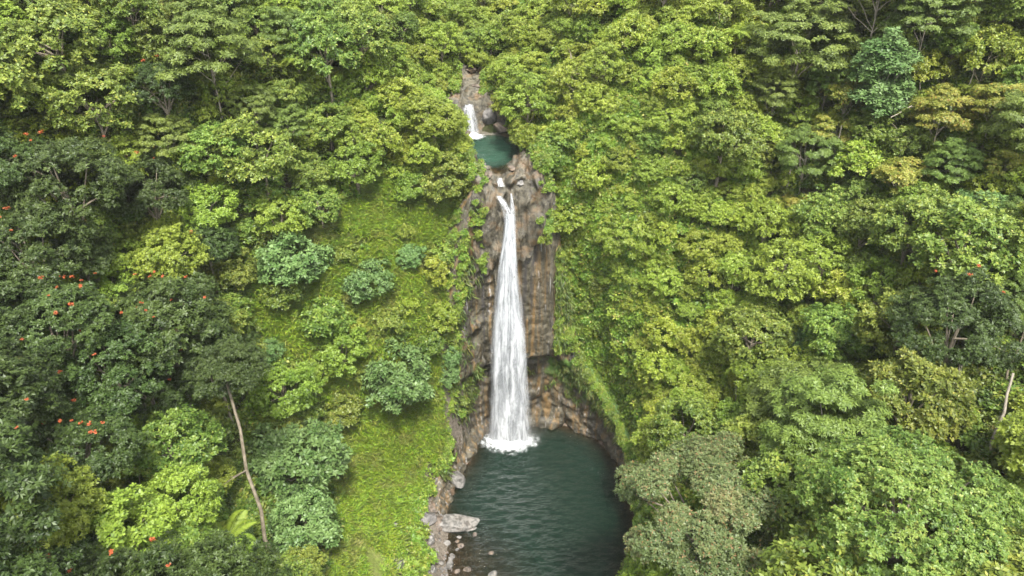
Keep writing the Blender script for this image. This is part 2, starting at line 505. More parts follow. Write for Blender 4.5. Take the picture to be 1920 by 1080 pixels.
# ------------------------------------------------------------------ cliff round the plunge pool
# plan point (x, y), height of the top, kind: a = overhang start height, ov = overhang depth, lean = backward lean per metre
CL = np.array([
    # x,    y,    ztop,  a,   ov,  lean
    (-7.6, 48.5, 1.0, 20, 0.0, .30),
    (-6.9, 51.2, 2.0, 20, 0.0, .32),
    (-5.7, 54.6, 5.0, 20, 0.0, .22),
    (-4.9, 57.0, 12., 9., 0.5, .13),
    (-4.6, 59.2, 24., 9., 1.0, .05),
    (-3.6, 61.4, 30.4, 9.5, 1.4, .02),
    (-1.2, 62.5, 30.3, 9.8, 1.9, .01),
    (1.6, 62.7, 30.8, 10., 2.0, .01),
    (4.0, 62.6, 30.8, 10., 2.0, .03),
    (5.4, 62.4, 20., 9., 1.4, .06),
    (7.4, 61.8, 10.5, 7., .9, .03),
    (9.7, 60.1, 8., 5.5, .6, .0),
    (11.5, 57., 6.5, 4.2, .5, .0),
    (12.3, 53.4, 5.5, 3.4, .5, .0),
    (12.5, 49., 5., 3., .4, .0),
    (12.0, 44., 3.5, 2., .6, .1)])
seg = np.concatenate([[0], np.cumsum(np.hypot(*np.diff(CL[:, :2], axis=0).T))])
nu, nvv = 300, 150
s_ = np.linspace(0, seg[-1], nu)
C = np.stack([np.interp(s_, seg, CL[:, k]) for k in range(6)], 1)
ker = np.hanning(15); ker /= ker.sum()
for k in range(6):
    C[:, k] = np.convolve(np.pad(C[:, k], 7, 'edge'), ker, 'valid')
tx, ty = np.gradient(C[:, 0]), np.gradient(C[:, 1])
tl = np.hypot(tx, ty)
nx, ny = ty / tl, -tx / tl                                  # points into the pool
zz = np.linspace(0, 1, nvv)
ZC = -1.5 + (C[:, 2:3] + 1.5) * zz[None, :]
off = C[:, 4:5] * sm(C[:, 3:4] - .6, C[:, 3:4] + 1.6, ZC) - C[:, 5:6] * np.maximum(ZC, 0)
off = off - 1.9 * np.clip((ZC - 21.5) / 9.5, 0, 1.2) ** 1.6 * sm(-4.6, -3., C[:, 0:1]) * sm(5.4, 4.2, C[:, 0:1]) + .5 * sm(1.8, .2, ZC) * (C[:, 0:1] < 6)
XC, YC = C[:, 0:1] + nx[:, None] * off, C[:, 1:2] + ny[:, None] * off
pn = P3(XC, YC, ZC)
blk = fbm(pn * np.array([.5, .5, .35]), 4, .5, True) - .62
bl2 = fbm(pn * np.array([1.3, 1.3, 1.7]), 4, .55) - .5
upper = sm(11, 13, ZC) * sm(-2.5, -.5, XC) * sm(6, 4, XC)   # smoother water-worn wall beside the fall
amp = (1.35 * (1 - .75 * upper)) * blk + (.75 * (1 - .5 * upper)) * bl2
colm = fbm(P3(XC * 1.1, YC * 1.1, ZC * .05), 3, .6, True) - .6
amp = amp + upper * .8 * colm
amp = amp * sm(0, .12, 1 - zz[None, :] + .05)
XC, YC = XC + nx[:, None] * amp, YC + ny[:, None] * amp
CL_TOP = C[:, 2:3]
# cap: run back into the hillside
back = np.linspace(0.25, 1, 8)[None, :] * 3.5
XB, YB = XC[:, -1:] - nx[:, None] * back, YC[:, -1:] - ny[:, None] * back
ZB = ZC[:, -1:] + (.12 - .9 * (XC[:, -1:] < -2.6)) * back + .5 * (fbm(P3(XB, YB, 3.), 3) - .5)
XA, YA, ZA = np.hstack([XC, XB]), np.hstack([YC, YB]), np.hstack([ZC, ZB])
moss = .46 * sm(2.5, 5., ZA) * sm(13., 8., ZA) * sm(2.5, 6.5, XA) + .38 * sm(-1.5, -4., XA) * sm(2, 6, ZA) + .22 * sm(8, 11, XA) * sm(2, 4, ZA)
moss = moss + .35 * sm(5.5, 8, ZA) * sm(11.5, 9.5, ZA) * sm(-.5, 2, XA)
clf = link(bpy.data.objects.new('cliff', mk('cliff', P3(XA, YA, ZA).reshape(-1, 3), grid_faces(nu, nvv + 8), M['rock'], smooth=True, attrs={'moss': moss.ravel()})))
tag(clf, kind='structure')

# ------------------------------------------------------------------ stream bed above the fall
bx = np.linspace(-10, 6.5, 165); by = np.linspace(60.0, 84, 300)
BX, BY = np.meshgrid(bx, by, indexing='ij')
dch = np.abs(BX - xc(BY))
BZ = ground0(BX, BY)
wr = np.where(BX > xc(BY), 4.3, 2.6)
BZ = np.where(BY < 64.6, bed(BY) + .75 * np.maximum(np.minimum(dch, wr) - 1.6, 0) - 3.5 * np.maximum(dch - wr, 0), np.maximum(BZ, bed(BY)))
rk = fbm(P3(BX * .55, BY * .55, 2.), 4, .5, True) - .55
rk2 = fbm(P3(BX * 1.7, BY * 1.7, 9.), 4, .55) - .5
rk3 = fbm(P3(BX * 2.6 + BY * .8, BY * 3.4, 3.), 3, .6, True) - .6
BZ = BZ + (1.7 * rk + 1.0 * rk2 + .5 * rk3) * sm(.2, 1.4, dch) + .3 * rk2
# groove the water runs in from the pool to the lip
gr_ = np.exp(-((BX - np.interp(BY, [59.9, 61.4, 62.6, 64.2], [-.75, -.85, -1.2, -1.3])) / .75) ** 2) * (BY < 64.6)
BZ = BZ - .75 * gr_
bs = basin(BX, BY)
BZ = np.where(bs < 1.15, np.minimum(BZ, 31.75 - 1.5 * sm(1.12, .75, bs) + .1 * rk2), BZ)
BZ = BZ - 3.2 * np.maximum(61.6 + .9 * rk - BY, 0) ** 1.7 * (1 + .5 * rk2)
BZ = np.where(BY > 75, BZ - .9 * np.maximum(dch - 2.2, 0), BZ)
bf = grid_faces(len(bx), len(by))
drop_ = ((BY < 64.6) & (dch > wr + .5) | (BZ < 20)).ravel()
bf = bf[~drop_[bf].any(1)]
fz_ = sm(63.5, 61.5, BY)
jn = fbm(P3(BX * .8, BZ * .55, 6.), 4, .55, True) - .6
jn2 = fbm(P3(BX * 2.1, BZ * 2.6, 2.), 3, .6) - .5
BYd = BY + fz_ * (1.6 * jn + .8 * jn2)
BXd = BX + fz_ * .9 * (fbm(P3(BX * .7, BZ * .7, 11.), 3) - .5)
sb = link(bpy.data.objects.new('stream_bed', mk('stream_bed', P3(BXd, BYd, BZ).reshape(-1, 3), bf, M['bedrock'], smooth=True,
          attrs={'moss': (.35 * sm(1.6, 3.2, dch)).ravel()})))
tag(sb, kind='structure')

# ------------------------------------------------------------------ water
wx = np.arange(-11, 14.6, .16); wy = np.arange(12, 64.2, .16)
WX, WY = np.meshgrid(wx, wy, indexing='ij')
WZ = .05 * (fbm(P3(WX * .9, WY * 1.8, 0.), 3) - .5)
dep = np.clip(-ground(WX, WY), 0, 3)
dw = sdist(WX, WY, POOL)
# shallow stony shelf at the near left corner
shelf = sm(11.5, 6.0, np.hypot(WX + 6.5, WY - 40)) 
dep = np.clip(np.minimum(-dw * .75, 2.6), 0, 3) * (1 - .8 * shelf)
me = mk('pool_water', P3(WX, WY, WZ).reshape(-1, 3), grid_faces(len(wx), len(wy)), M['pool'], smooth=True, attrs={'depth': dep.ravel()})
tag(link(bpy.data.objects.new('pool_water', me)), 'dark green plunge pool with rippled surface below the tall waterfall', kind='structure')
# pool floor under the clear shallows
fx = np.arange(-12, 15, .3); fy = np.arange(12, 64, .3)
FX, FY = np.meshgrid(fx, fy, indexing='ij')
df = sdist(FX, FY, POOL)
shf = sm(11.5, 6.0, np.hypot(FX + 6.5, FY - 40))
FZ = -np.clip(np.minimum(-df * .75, 2.6), -.4, 3) * (1 - .8 * shf) - .06 + .22 * (fbm(P3(FX * 1.2, FY * 1.2, 4.), 4) - .55)
FZ = np.where(df > .5, -3, FZ)
tag(link(bpy.data.objects.new('pool_floor', mk('pool_floor', P3(FX, FY, FZ).reshape(-1, 3), grid_faces(len(fx), len(fy)), M['stonebrown'], smooth=True))), kind='structure')

ux = np.arange(-6, 1.6, .15); uy = np.arange(63, 74.6, .15)
UX, UY = np.meshgrid(ux, uy, indexing='ij')
ud = np.clip((1.1 - basin(UX, UY)) * 2.4, 0, 2)
me = mk('upper_pool_water', P3(UX, UY, 31.47 + .03 * (fbm(P3(UX, UY * 2, 0.), 3) - .5)).reshape(-1, 3), grid_faces(len(ux), len(uy)), M['upool'], smooth=True, attrs={'depth': ud.ravel()})
keep = basin(UX, UY)
tag(link(bpy.data.objects.new('upper_pool_water', me)), 'small turquoise upper pool above the tall waterfall', kind='structure')

def curtain(name, rows, m, depthf=.45, shells=((1., 0.), (.9, .33), (.72, .66)), nu=40, nv=160, back=None):
    """rows: (x, y, z, halfwidth) from top to bottom; nested bowed sheets of falling water"""
    rows = np.array(rows, float)
    tt = np.linspace(0, 1, len(rows))
    t = np.linspace(0, 1, nv)
    Rw = np.stack([np.interp(t, tt, rows[:, k]) for k in range(4)], 1)
    kk = np.hanning(9); kk /= kk.sum()
    for k in range(4):
        Rw[:, k] = np.convolve(np.pad(Rw[:, k], 4, 'edge'), kk, 'valid')
    ln = np.concatenate([[0], np.cumsum(np.linalg.norm(np.diff(Rw[:, :3], axis=0), axis=1))])
    Vs, Fs, A, L, Sh, base = [], [], [], [], [], 0
    for sc, sid in shells:
        a = np.linspace(-1, 1, nu)
        Xs = Rw[:, 0][:, None] + a[None, :] * Rw[:, 3][:, None] * sc
        bow = np.sqrt(np.maximum(1 - a ** 2, 0))[None, :] * Rw[:, 3][:, None] * depthf * sc
        rip = .28 * (fbm(P3(Xs * 2.2, ln[:, None] * .22, sid * 7.), 4) - .5) * np.minimum(Rw[:, 3][:, None], 1)
        Ys = Rw[:, 1][:, None] - bow - rip
        Zs = np.broadcast_to(Rw[:, 2][:, None], Xs.shape)
        Vs.append(P3(Xs, Ys, Zs).reshape(-1, 3))
        Fs.append(grid_faces(nv, nu) + base)
        base += nu * nv
        A.append(np.broadcast_to((a[None, :] * sc + 1) / 2, Xs.shape).ravel())
        L.append(np.broadcast_to(ln[:, None] * .12, Xs.shape).ravel())
        Sh.append(np.full(Xs.size, sid))
    return mk(name, np.vstack(Vs), Fs, m, smooth=True, attrs={'across': np.concatenate(A), 'along': np.concatenate(L), 'shell': np.concatenate(Sh)})

def frow(v, l, r, y):
    dirc = ray((l + r) / 2, v)
    t = y / dirc[1]
    return (dirc[0] * t, y, CAM_H + dirc[2] * t, (r - l) / 2 / FPX * t)
rows = [frow(v, l, r, y) for v, l, r, y in (
    (400, 946, 966, 60.35), (420, 945, 967, 60.2), (445, 942, 969, 60.1), (480, 936, 971, 60.05), (520, 930, 975, 60.05), (560, 925, 981, 60.1), (600, 921, 986, 60.1),
    (650, 918, 990, 60.1), (700, 916, 993, 60.15), (750, 915, 996, 60.15), (800, 914, 998, 60.2), (822, 912, 1000, 60.2))]
rows[-1] = (rows[-1][0], rows[-1][1], -.15, rows[-1][3])
WF = bpy.data.objects.new('waterfall', None)
WF.location = (rows[-1][0], 60.3, 0)
link(WF)
tag(WF, 'tall white waterfall dropping down the cliff into the large dark pool', 'waterfall')
def part(name, me, parent, loc=None):
    o = bpy.data.objects.new(name, me)
    link(o, parent)
    if loc is None:
        o.location = -parent.location
    else:
        o.location = loc
    return o
part('curtain', curtain('curtain', rows, M['fall'], nu=56, nv=260), WF)
part('strand', curtain('strand', [frow(366, 928, 940, 60.95), frow(374, 931, 948, 60.7), frow(384, 936, 956, 60.5), frow(397, 941, 962, 60.35), frow(420, 944, 965, 60.2), frow(450, 942, 964, 60.1)],
     M['smallfall'], nu=24, nv=60, shells=((1., .1), (.8, .5))), WF)
part('strand', curtain('strand', [frow(362, 956, 960, 60.95), frow(376, 956, 963, 60.7), frow(392, 955, 967, 60.4), frow(415, 951, 969, 60.25), frow(450, 946, 970, 60.1)],
     M['smallfall'], nu=16, nv=60, shells=((1., .2), (.8, .6))), WF)

def foam_patch(name, cx, cy, rx, ry, z, parent, peak=.5, n=110, amt=1.22):
    a = np.linspace(-1, 1, n)
    A, B = np.meshgrid(a, a, indexing='ij')
    rr = np.hypot(A, B)
    xs, ys = cx + A * rx, cy + B * ry
    h = peak * np.exp(-(rr * 2.1) ** 2) * (.4 + 1.2 * fbm(P3(xs * 2.2, ys * 2.2, 1.), 4))
    return part(name, mk(name, P3(xs, ys, z + .045 + h).reshape(-1, 3), grid_faces(n, n), M['foam'], smooth=True, attrs={'foam': (amt - rr * 1.0).ravel()}), parent)
foam_patch('foam', rows[-1][0] - .1, 59.7, 4.2, 2.1, .0, WF, .8)
foam_patch('foam', rows[-1][0] + .2, 58.9, 6.0, 3.4, .012, WF, .0, amt=.74)

UF = bpy.data.objects.new('waterfall', None)
UF.location = (-4.5, 74, 31.5)
link(UF)
tag(UF, 'short upper waterfall dropping into the small turquoise pool', 'waterfall')
part('curtain', curtain('curtain', [frow(193, 868, 888, 74.6), frow(200, 868, 890, 74.2), (-4.65, 73.9, 34.2, .72), (-4.45, 73.6, 33., .8), (-4.35, 73.4, 31.4, .95)], M['smallfall'], nu=30, nv=80), UF)
foam_patch('foam', -4.2, 72.8, 1.7, 1.5, 31.48, UF, .35, 60)
CSC = bpy.data.objects.new('cascade', None)
CSC.location = (-1.2, 62.6, 31)
link(CSC)
tag(CSC, 'small white cascade between the turquoise pool and the lip of the tall waterfall', 'cascade')
part('curtain', curtain('curtain', [frow(333, 931, 942, 62.6), frow(338, 929, 944, 62.3), frow(343, 927, 946, 62.0), frow(349, 926, 949, 61.75)], M['smallfall'], .3, nu=24, nv=40, shells=((1., .15), (.8, .5))), CSC)

def mist(cx, cy, cz, rx, ry, rz, dens):
    m, n, out = mat('spray')
    b = NB(n)
    tc = b('ShaderNodeTexCoord').outputs['Object']
    ln = b('ShaderNodeVectorMath', {0: tc}, operation='LENGTH').outputs['Value']
    k = b.math('MULTIPLY', b.ramp(ln, [(0., 1.), (.55, .35), (1., 0.)]), b.noise(tc, 2.2, 3))
    p = b('ShaderNodeVolumePrincipled', {'Color': (.95, .96, .96, 1), 'Density': b.math('MULTIPLY', k, dens)})
    n.links.new(p.outputs[0], out.inputs['Volume'])
    import bmesh
    bm = bmesh.new(); bmesh.ops.create_icosphere(bm, subdivisions=3, radius=1)
    me = bpy.data.meshes.new('spray_mist'); bm.to_mesh(me); bm.free(); me.materials.append(m)
    o = link(bpy.data.objects.new('spray_mist', me)); o.location = (cx, cy, cz); o.scale = (rx, ry, rz)
    tag(o, kind='stuff')
mist(rows[-1][0], 59.2, 1.2, 4.2, 2.6, 4.0, .16)
# ------------------------------------------------------------------ moist air over the valley
def haze_box():
    x0, x1, y0, y1, z0, z1 = -135, 135, -35, 245, -8, 130
    V = np.array([(x, y, z) for x in (x0, x1) for y in (y0, y1) for z in (z0, z1)], float)
    F = np.array([(0, 1, 3, 2), (4, 6, 7, 5), (0, 4, 5, 1), (2, 3, 7, 6), (0, 2, 6, 4), (1, 5, 7, 3)])
    m, n, out = mat('haze')
    p = n.nodes.new('ShaderNodeVolumePrincipled')
    p.inputs['Color'].default_value = (.93, .95, .92, 1)
    p.inputs['Density'].default_value = HAZE
    n.links.new(p.outputs[0], out.inputs['Volume'])
    tag(link(bpy.data.objects.new('haze', mk('haze', V, F, m))), kind='stuff')
HAZE = .00013
haze_box()

# ------------------------------------------------------------------ foliage builders
def unit(a):
    return a / np.maximum(np.linalg.norm(a, axis=-1, keepdims=True), 1e-9)
def leaf_arrays(pos, d, nrm, L, W, droop=.15):
    d = unit(d)
    nrm = unit(nrm - (nrm * d).sum(1, keepdims=True) * d)
    s = np.cross(d, nrm)
    L = L[:, None]; W = W[:, None]
    mid = pos + d * L * .5 + nrm * W * .18
    tip = pos + d * L - nrm * L * droop
    V = np.stack([pos, mid + s * W * .5 - nrm * W * .30, tip, mid - s * W * .5 - nrm * W * .30], 1)
    n = len(pos)
    i = np.arange(n) * 4
    F = np.concatenate([np.stack([i, i + 1, i + 2], 1), np.stack([i, i + 2, i + 3], 1)])
    return V.reshape(-1, 3), F
def sphere_dirs(r, n, zmin=-1.):
    z = r.uniform(zmin, 1, n)
    a = r.uniform(0, 2 * np.pi, n)
    q = np.sqrt(1 - z * z)
    return np.stack([q * np.cos(a), q * np.sin(a), z], 1)
def rosettes(r, pos, axis, k, L, W, tilt=(.1, .9), tint=None, jit=.25):
    """k leaves radiating round each axis"""
    n = len(pos)
    axis = unit(axis)
    ref = np.where(np.abs(axis[:, 2:3]) < .9, np.array([[0, 0, 1.]]), np.array([[1., 0, 0]]))
    e1 = unit(np.cross(axis, ref)); e2 = np.cross(axis, e1)
    ph = r.uniform(0, 6.28, (n, 1)) + np.arange(k)[None, :] * (6.283 / k) + r.normal(0, .3, (n, k))
    tl = r.uniform(tilt[0], tilt[1], (n, k))
    rad = np.cos(ph)[..., None] * e1[:, None] + np.sin(ph)[..., None] * e2[:, None]
    d = np.cos(tl)[..., None] * rad + np.sin(tl)[..., None] * axis[:, None]
    nn = -np.sin(tl)[..., None] * rad + np.cos(tl)[..., None] * axis[:, None] + r.normal(0, jit, (n, k, 3))
    p = pos[:, None] + d * (.08 * L) + r.normal(0, .06 * L, (n, k, 3))
    LL = L * r.uniform(.65, 1.25, (n, k)); WW = W * r.uniform(.7, 1.25, (n, k))
    V, F = leaf_arrays(p.reshape(-1, 3), d.reshape(-1, 3), nn.reshape(-1, 3), LL.ravel(), WW.ravel(), .2)
    tt = np.clip(tint[:, None] + r.normal(0, .19, (n, k)), 0, .9)
    hot = r.random((n, k)) < .045
    tt = np.where(hot, 1., tt)
    return V, F, np.repeat(tt.ravel(), 4)
def crown_points(r, Rx, Rz, ncl, rc, nros, shape='round'):
    """rosette positions/axes on leafy clumps that make an uneven crown; origin = crown centre"""
    d = sphere_dirs(r, ncl, -.45)
    if shape == 'tier':
        d[:, 2] = np.round(d[:, 2] * 3.2) / 3.2 + r.normal(0, .05, ncl)
    rad = r.uniform(.55, 1.0, ncl) ** .6
    lob = (.86 + .22 * vnoise(d * 2.2)) if shape == 'dome' else .68 + .62 * vnoise(d * 1.7 + r.uniform(0, 50, 3))
    c = d * (rad * lob)[:, None] * np.array([Rx, Rx, Rz])
    cr = rc * r.uniform(.6, 1.3, ncl)
    P, A, Tn = [], [], []
    ct = r.normal(.45, .17, ncl)
    for i in range(ncl):
        m = max(3, int(nros * (cr[i] / rc) ** 2))
        q = sphere_dirs(r, m, -.35)
        flat = .42 if shape == 'tier' else .85
        p = c[i] + q * cr[i] * r.uniform(.55, 1.05, (m, 1)) * np.array([1, 1, flat])
        P.append(p)
        A.append(unit(q * .7 + np.array([0, 0, .75]) + .35 * d[i] + r.normal(0, .3, (m, 3))))
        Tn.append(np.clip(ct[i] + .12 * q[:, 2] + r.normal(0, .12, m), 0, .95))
    return np.vstack(P), np.vstack(A), np.concatenate(Tn), c
def tube(pts, rad, sides=6):
    pts = np.asarray(pts, float); n = len(pts)
    tang = unit(np.gradient(pts, axis=0))
    ref = np.array([.3, .9, .1])
    e1 = unit(np.cross(tang, ref)); e2 = np.cross(tang, e1)
    a = np.linspace(0, 2 * np.pi, sides, endpoint=False)
    V = pts[:, None] + (np.cos(a)[None, :, None] * e1[:, None] + np.sin(a)[None, :, None] * e2[:, None]) * np.asarray(rad)[:, None, None]
    i = (np.arange(n - 1)[:, None] * sides + np.arange(sides)[None, :]).ravel()
    j = (np.arange(n - 1)[:, None] * sides + (np.arange(sides)[None, :] + 1) % sides).ravel()
    return V.reshape(-1, 3), np.stack([i, j, j + sides, i + sides], 1)
def join(parts):
    Vs, Fs, b = [], [], 0
    for V, F in parts:
        Vs.append(V); Fs.append(F + b); b += len(V)
    return np.vstack(Vs), np.vstack(Fs)
def trunk_mesh(r, hc, Rx, Rz, ends, m, r0=.22, fork=.55, lean=0., nl=10, sink=1.5):
    n = 9
    t = np.linspace(0, 1, n)
    wob = np.cumsum(r.normal(0, .05 * hc / 8, (n, 2)), axis=0)
    base = np.stack([wob[:, 0] * t + lean * t * hc, wob[:, 1] * t, -sink + t * (hc + sink)], 1)
    base[-1, :2] *= .5
    tubes = [tube(base, r0 * (1 - .7 * t) * np.where(t < .1, 1.35, 1.), 7)]
    ends = ends[np.argsort(r.random(len(ends)))][:nl]
    for e in ends:
        s0 = r.uniform(fork, .95)
        k = s0 * (n - 1); i = int(k); f = k - i
        p0 = base[i] * (1 - f) + base[min(i + 1, n - 1)] * f
        p1 = e * .92 + np.array([0, 0, hc])
        q = np.linspace(0, 1, 6)[:, None]
        mid = p0 + (p1 - p0) * q + np.array([0, 0, 1]) * (np.sin(q * np.pi) * .12 * np.linalg.norm(p1 - p0)) * r.uniform(-.4, 1.) + r.normal(0, .06, (6, 3)) * np.sin(q * np.pi)
        tubes.append(tube(mid, np.linspace(r0 * .42, r0 * .1, 6), 5))
    V, F = join(tubes)
    return mk('trunk', V, F, m, smooth=True)

PROTO = {}
def proto(key, seed, Rx, Rz, hc, ncl, rc, nros, k, L, W, leafm, barkm, shape='round', r0=.22, tilt=(.1, .9), fork=.55, lean=0., flowers=0, names=('trunk', 'crown'), nl=10):
    r = np.random.default_rng(seed)
    P, A, T, ends = crown_points(r, Rx, Rz, ncl, rc, nros, shape)
    V, F, tt = rosettes(r, P, A, k, L, W, tilt, T)
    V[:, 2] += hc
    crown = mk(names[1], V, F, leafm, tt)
    tr = trunk_mesh(r, hc, Rx, Rz, ends, barkm, r0, fork, lean, nl)
    fl = []
    if flowers:
        top = np.argsort(-(ends[:, 2] + .3 * np.abs(ends[:, 0])))[:max(flowers * 3, 6)]
        for i in r.permutation(top)[:flowers]:
            o = unit(ends[i:i + 1] + np.array([[0, 0, Rz * .6]]))[0]
            fl.append(ends[i] + o * (rc + .25) + np.array([0, 0, hc + .15]) + r.normal(0, .25, 3))
    PROTO[key] = dict(R=Rx, Rz=Rz, hc=hc, trunk=tr, crown=crown, flowers=fl, names=names)

def flower_mesh(seed):
    r = np.random.default_rng(seed)
    P = r.normal(0, .13, (7, 3)) * np.array([1, 1, .5])
    V, F, t = rosettes(r, P, unit(r.normal(0, .4, (7, 3)) + np.array([0, 0, 1])), 5, .26, .16, (.2, 1.2), np.full(7, .5))
    return mk('flower_cluster', V, F, M['petal'], t)
FLOWER = [flower_mesh(i) for i in range(3)]

for i in range(4):
    proto(f'tulip{i}', 10 + i, 4.2, 3.0, 8.0 + i * .5, 170, .66, 27, 9, .22, .098, M['tulip'], M['bark'], r0=.26, flowers=(17, 7, 4, 22)[i], tilt=(.0, .7))
for i in range(4):
    proto(f'mid{i}', 30 + i, 3.2, 2.8, 4.4 + i * .4, 130, .55, 21, 6, .25, .13, M['mid'], M['bark'])
for i in range(2):
    proto(f'limetall{i}', 60 + i, 3.0, 2.4, 8.0, 130, .52, 24, 7, .2, .1, M['lime'], M['bark'])
for i in range(4):
    proto(f'lime{i}', 50 + i, 3.0, 2.6, 4.0 + i * .4, 120, .52, 21, 6, .24, .13, M['lime'], M['bark'])
for i in range(5):
    proto(f'guava{i}', 70 + i, 1.9, 1.5, 1.9 + i * .15, 82, .40, 17, 6, .22, .11, M['guava'], M['bark'], r0=.08, names=('stem', 'foliage'), nl=6)
for i in range(4):
    proto(f'bush{i}', 80 + i, 2.2, 1.7, 1.9 + i * .2, 100, .42, 19, 6, .2, .085, M['bush'], M['bark'], r0=.08, names=('stem', 'foliage'), nl=6)
for i in range(4):
    proto(f'feather{i}', 90 + i, 3.4, 2.9, 5.0 + i * .5, 130, .6, 27, 8, .24, .085, M['feather'], M['palebark'], shape='tier', r0=.1, tilt=(-.1, .5), fork=.5)
for i in range(2):
    proto(f'golden{i}', 110 + i, 2.2, 1.7, 4.4 + i * .5, 36, .75, 44, 7, .24, .1, M['golden'], M['palebark'], shape='tier', r0=.1, tilt=(0, .6))
for i in range(2):
    proto(f'glaucous{i}', 120 + i, 2.0, 2.0, 2.4, 90, .45, 18, 6, .25, .12, M['glaucous'], M['bark'], r0=.1, names=('stem', 'foliage'))
proto('column', 125, 1.25, 4.2, 5.0, 44, .65, 44, 6, .27, .12, M['glaucous'], M['palebark'], r0=.13)
for i in range(2):
    proto(f'midshrub{i}', 130 + i, 1.7, 1.5, 1.8, 70, .42, 17, 6, .25, .13, M['mid'], M['bark'], r0=.08, names=('stem', 'foliage'), nl=6)
proto('dome', 140, 6.4, 4.6, 9.5, 260, .85, 50, 9, .2, .1, M['dome'], M['bark'], shape='dome', r0=.45, nl=22, tilt=(0, .7))
proto('olive', 141, 5.0, 3.8, 8.5, 64, 1.0, 190, 7, .19, .08, M['olive'], M['bark'], r0=.3, nl=16)

COUNT = {}
THINGS = []
def plant(key, x, y, z, scale, rot, label, name, cat, group=None, zs=1.):
    p = PROTO[key]
    root = bpy.data.objects.new(name, None)
    root.location = (x, y, z); root.rotation_euler = (0, 0, rot); root.scale = (scale, scale, scale * zs)
    link(root)
    tag(root, label, cat, group)
    for nm, me in zip(p['names'], (p['trunk'], p['crown'])):
        o = bpy.data.objects.new(nm, me)
        link(o, root)
    for j, f in enumerate(p['flowers']):
        o = bpy.data.objects.new('flower_cluster', FLOWER[j % 3])
        link(o, root)
        random.seed(int(x * 131 + y * 977) + j)
        o.location = f; o.rotation_euler = (random.uniform(-.3, .3), random.uniform(-.3, .3), random.uniform(0, 6.28))
        o.scale = (random.uniform(.25, .5) / scale,) * 3
    THINGS.append((root, key))
    return root

placed = []       # x, y, z crown centre, crown radius
def at_pixel(key, u, v, rpx, label, name, cat, zs=1., var=None):
    """a plant whose crown centre is seen at (u, v) with radius rpx"""
    p = PROTO[key]
    s = 1.
    for _ in range(5):
        x, y, z, t = hit(u, v, p['hc'] * s * zs)
        s = rpx / FPX * t / p['R']
    g = float(ground(x, y))
    o = plant(key, x, y, g - .15, s, random.uniform(0, 6.28), label, name, cat, None, zs)
    placed.append((x, y, g + p['hc'] * s * zs, p['R'] * s))
    return o

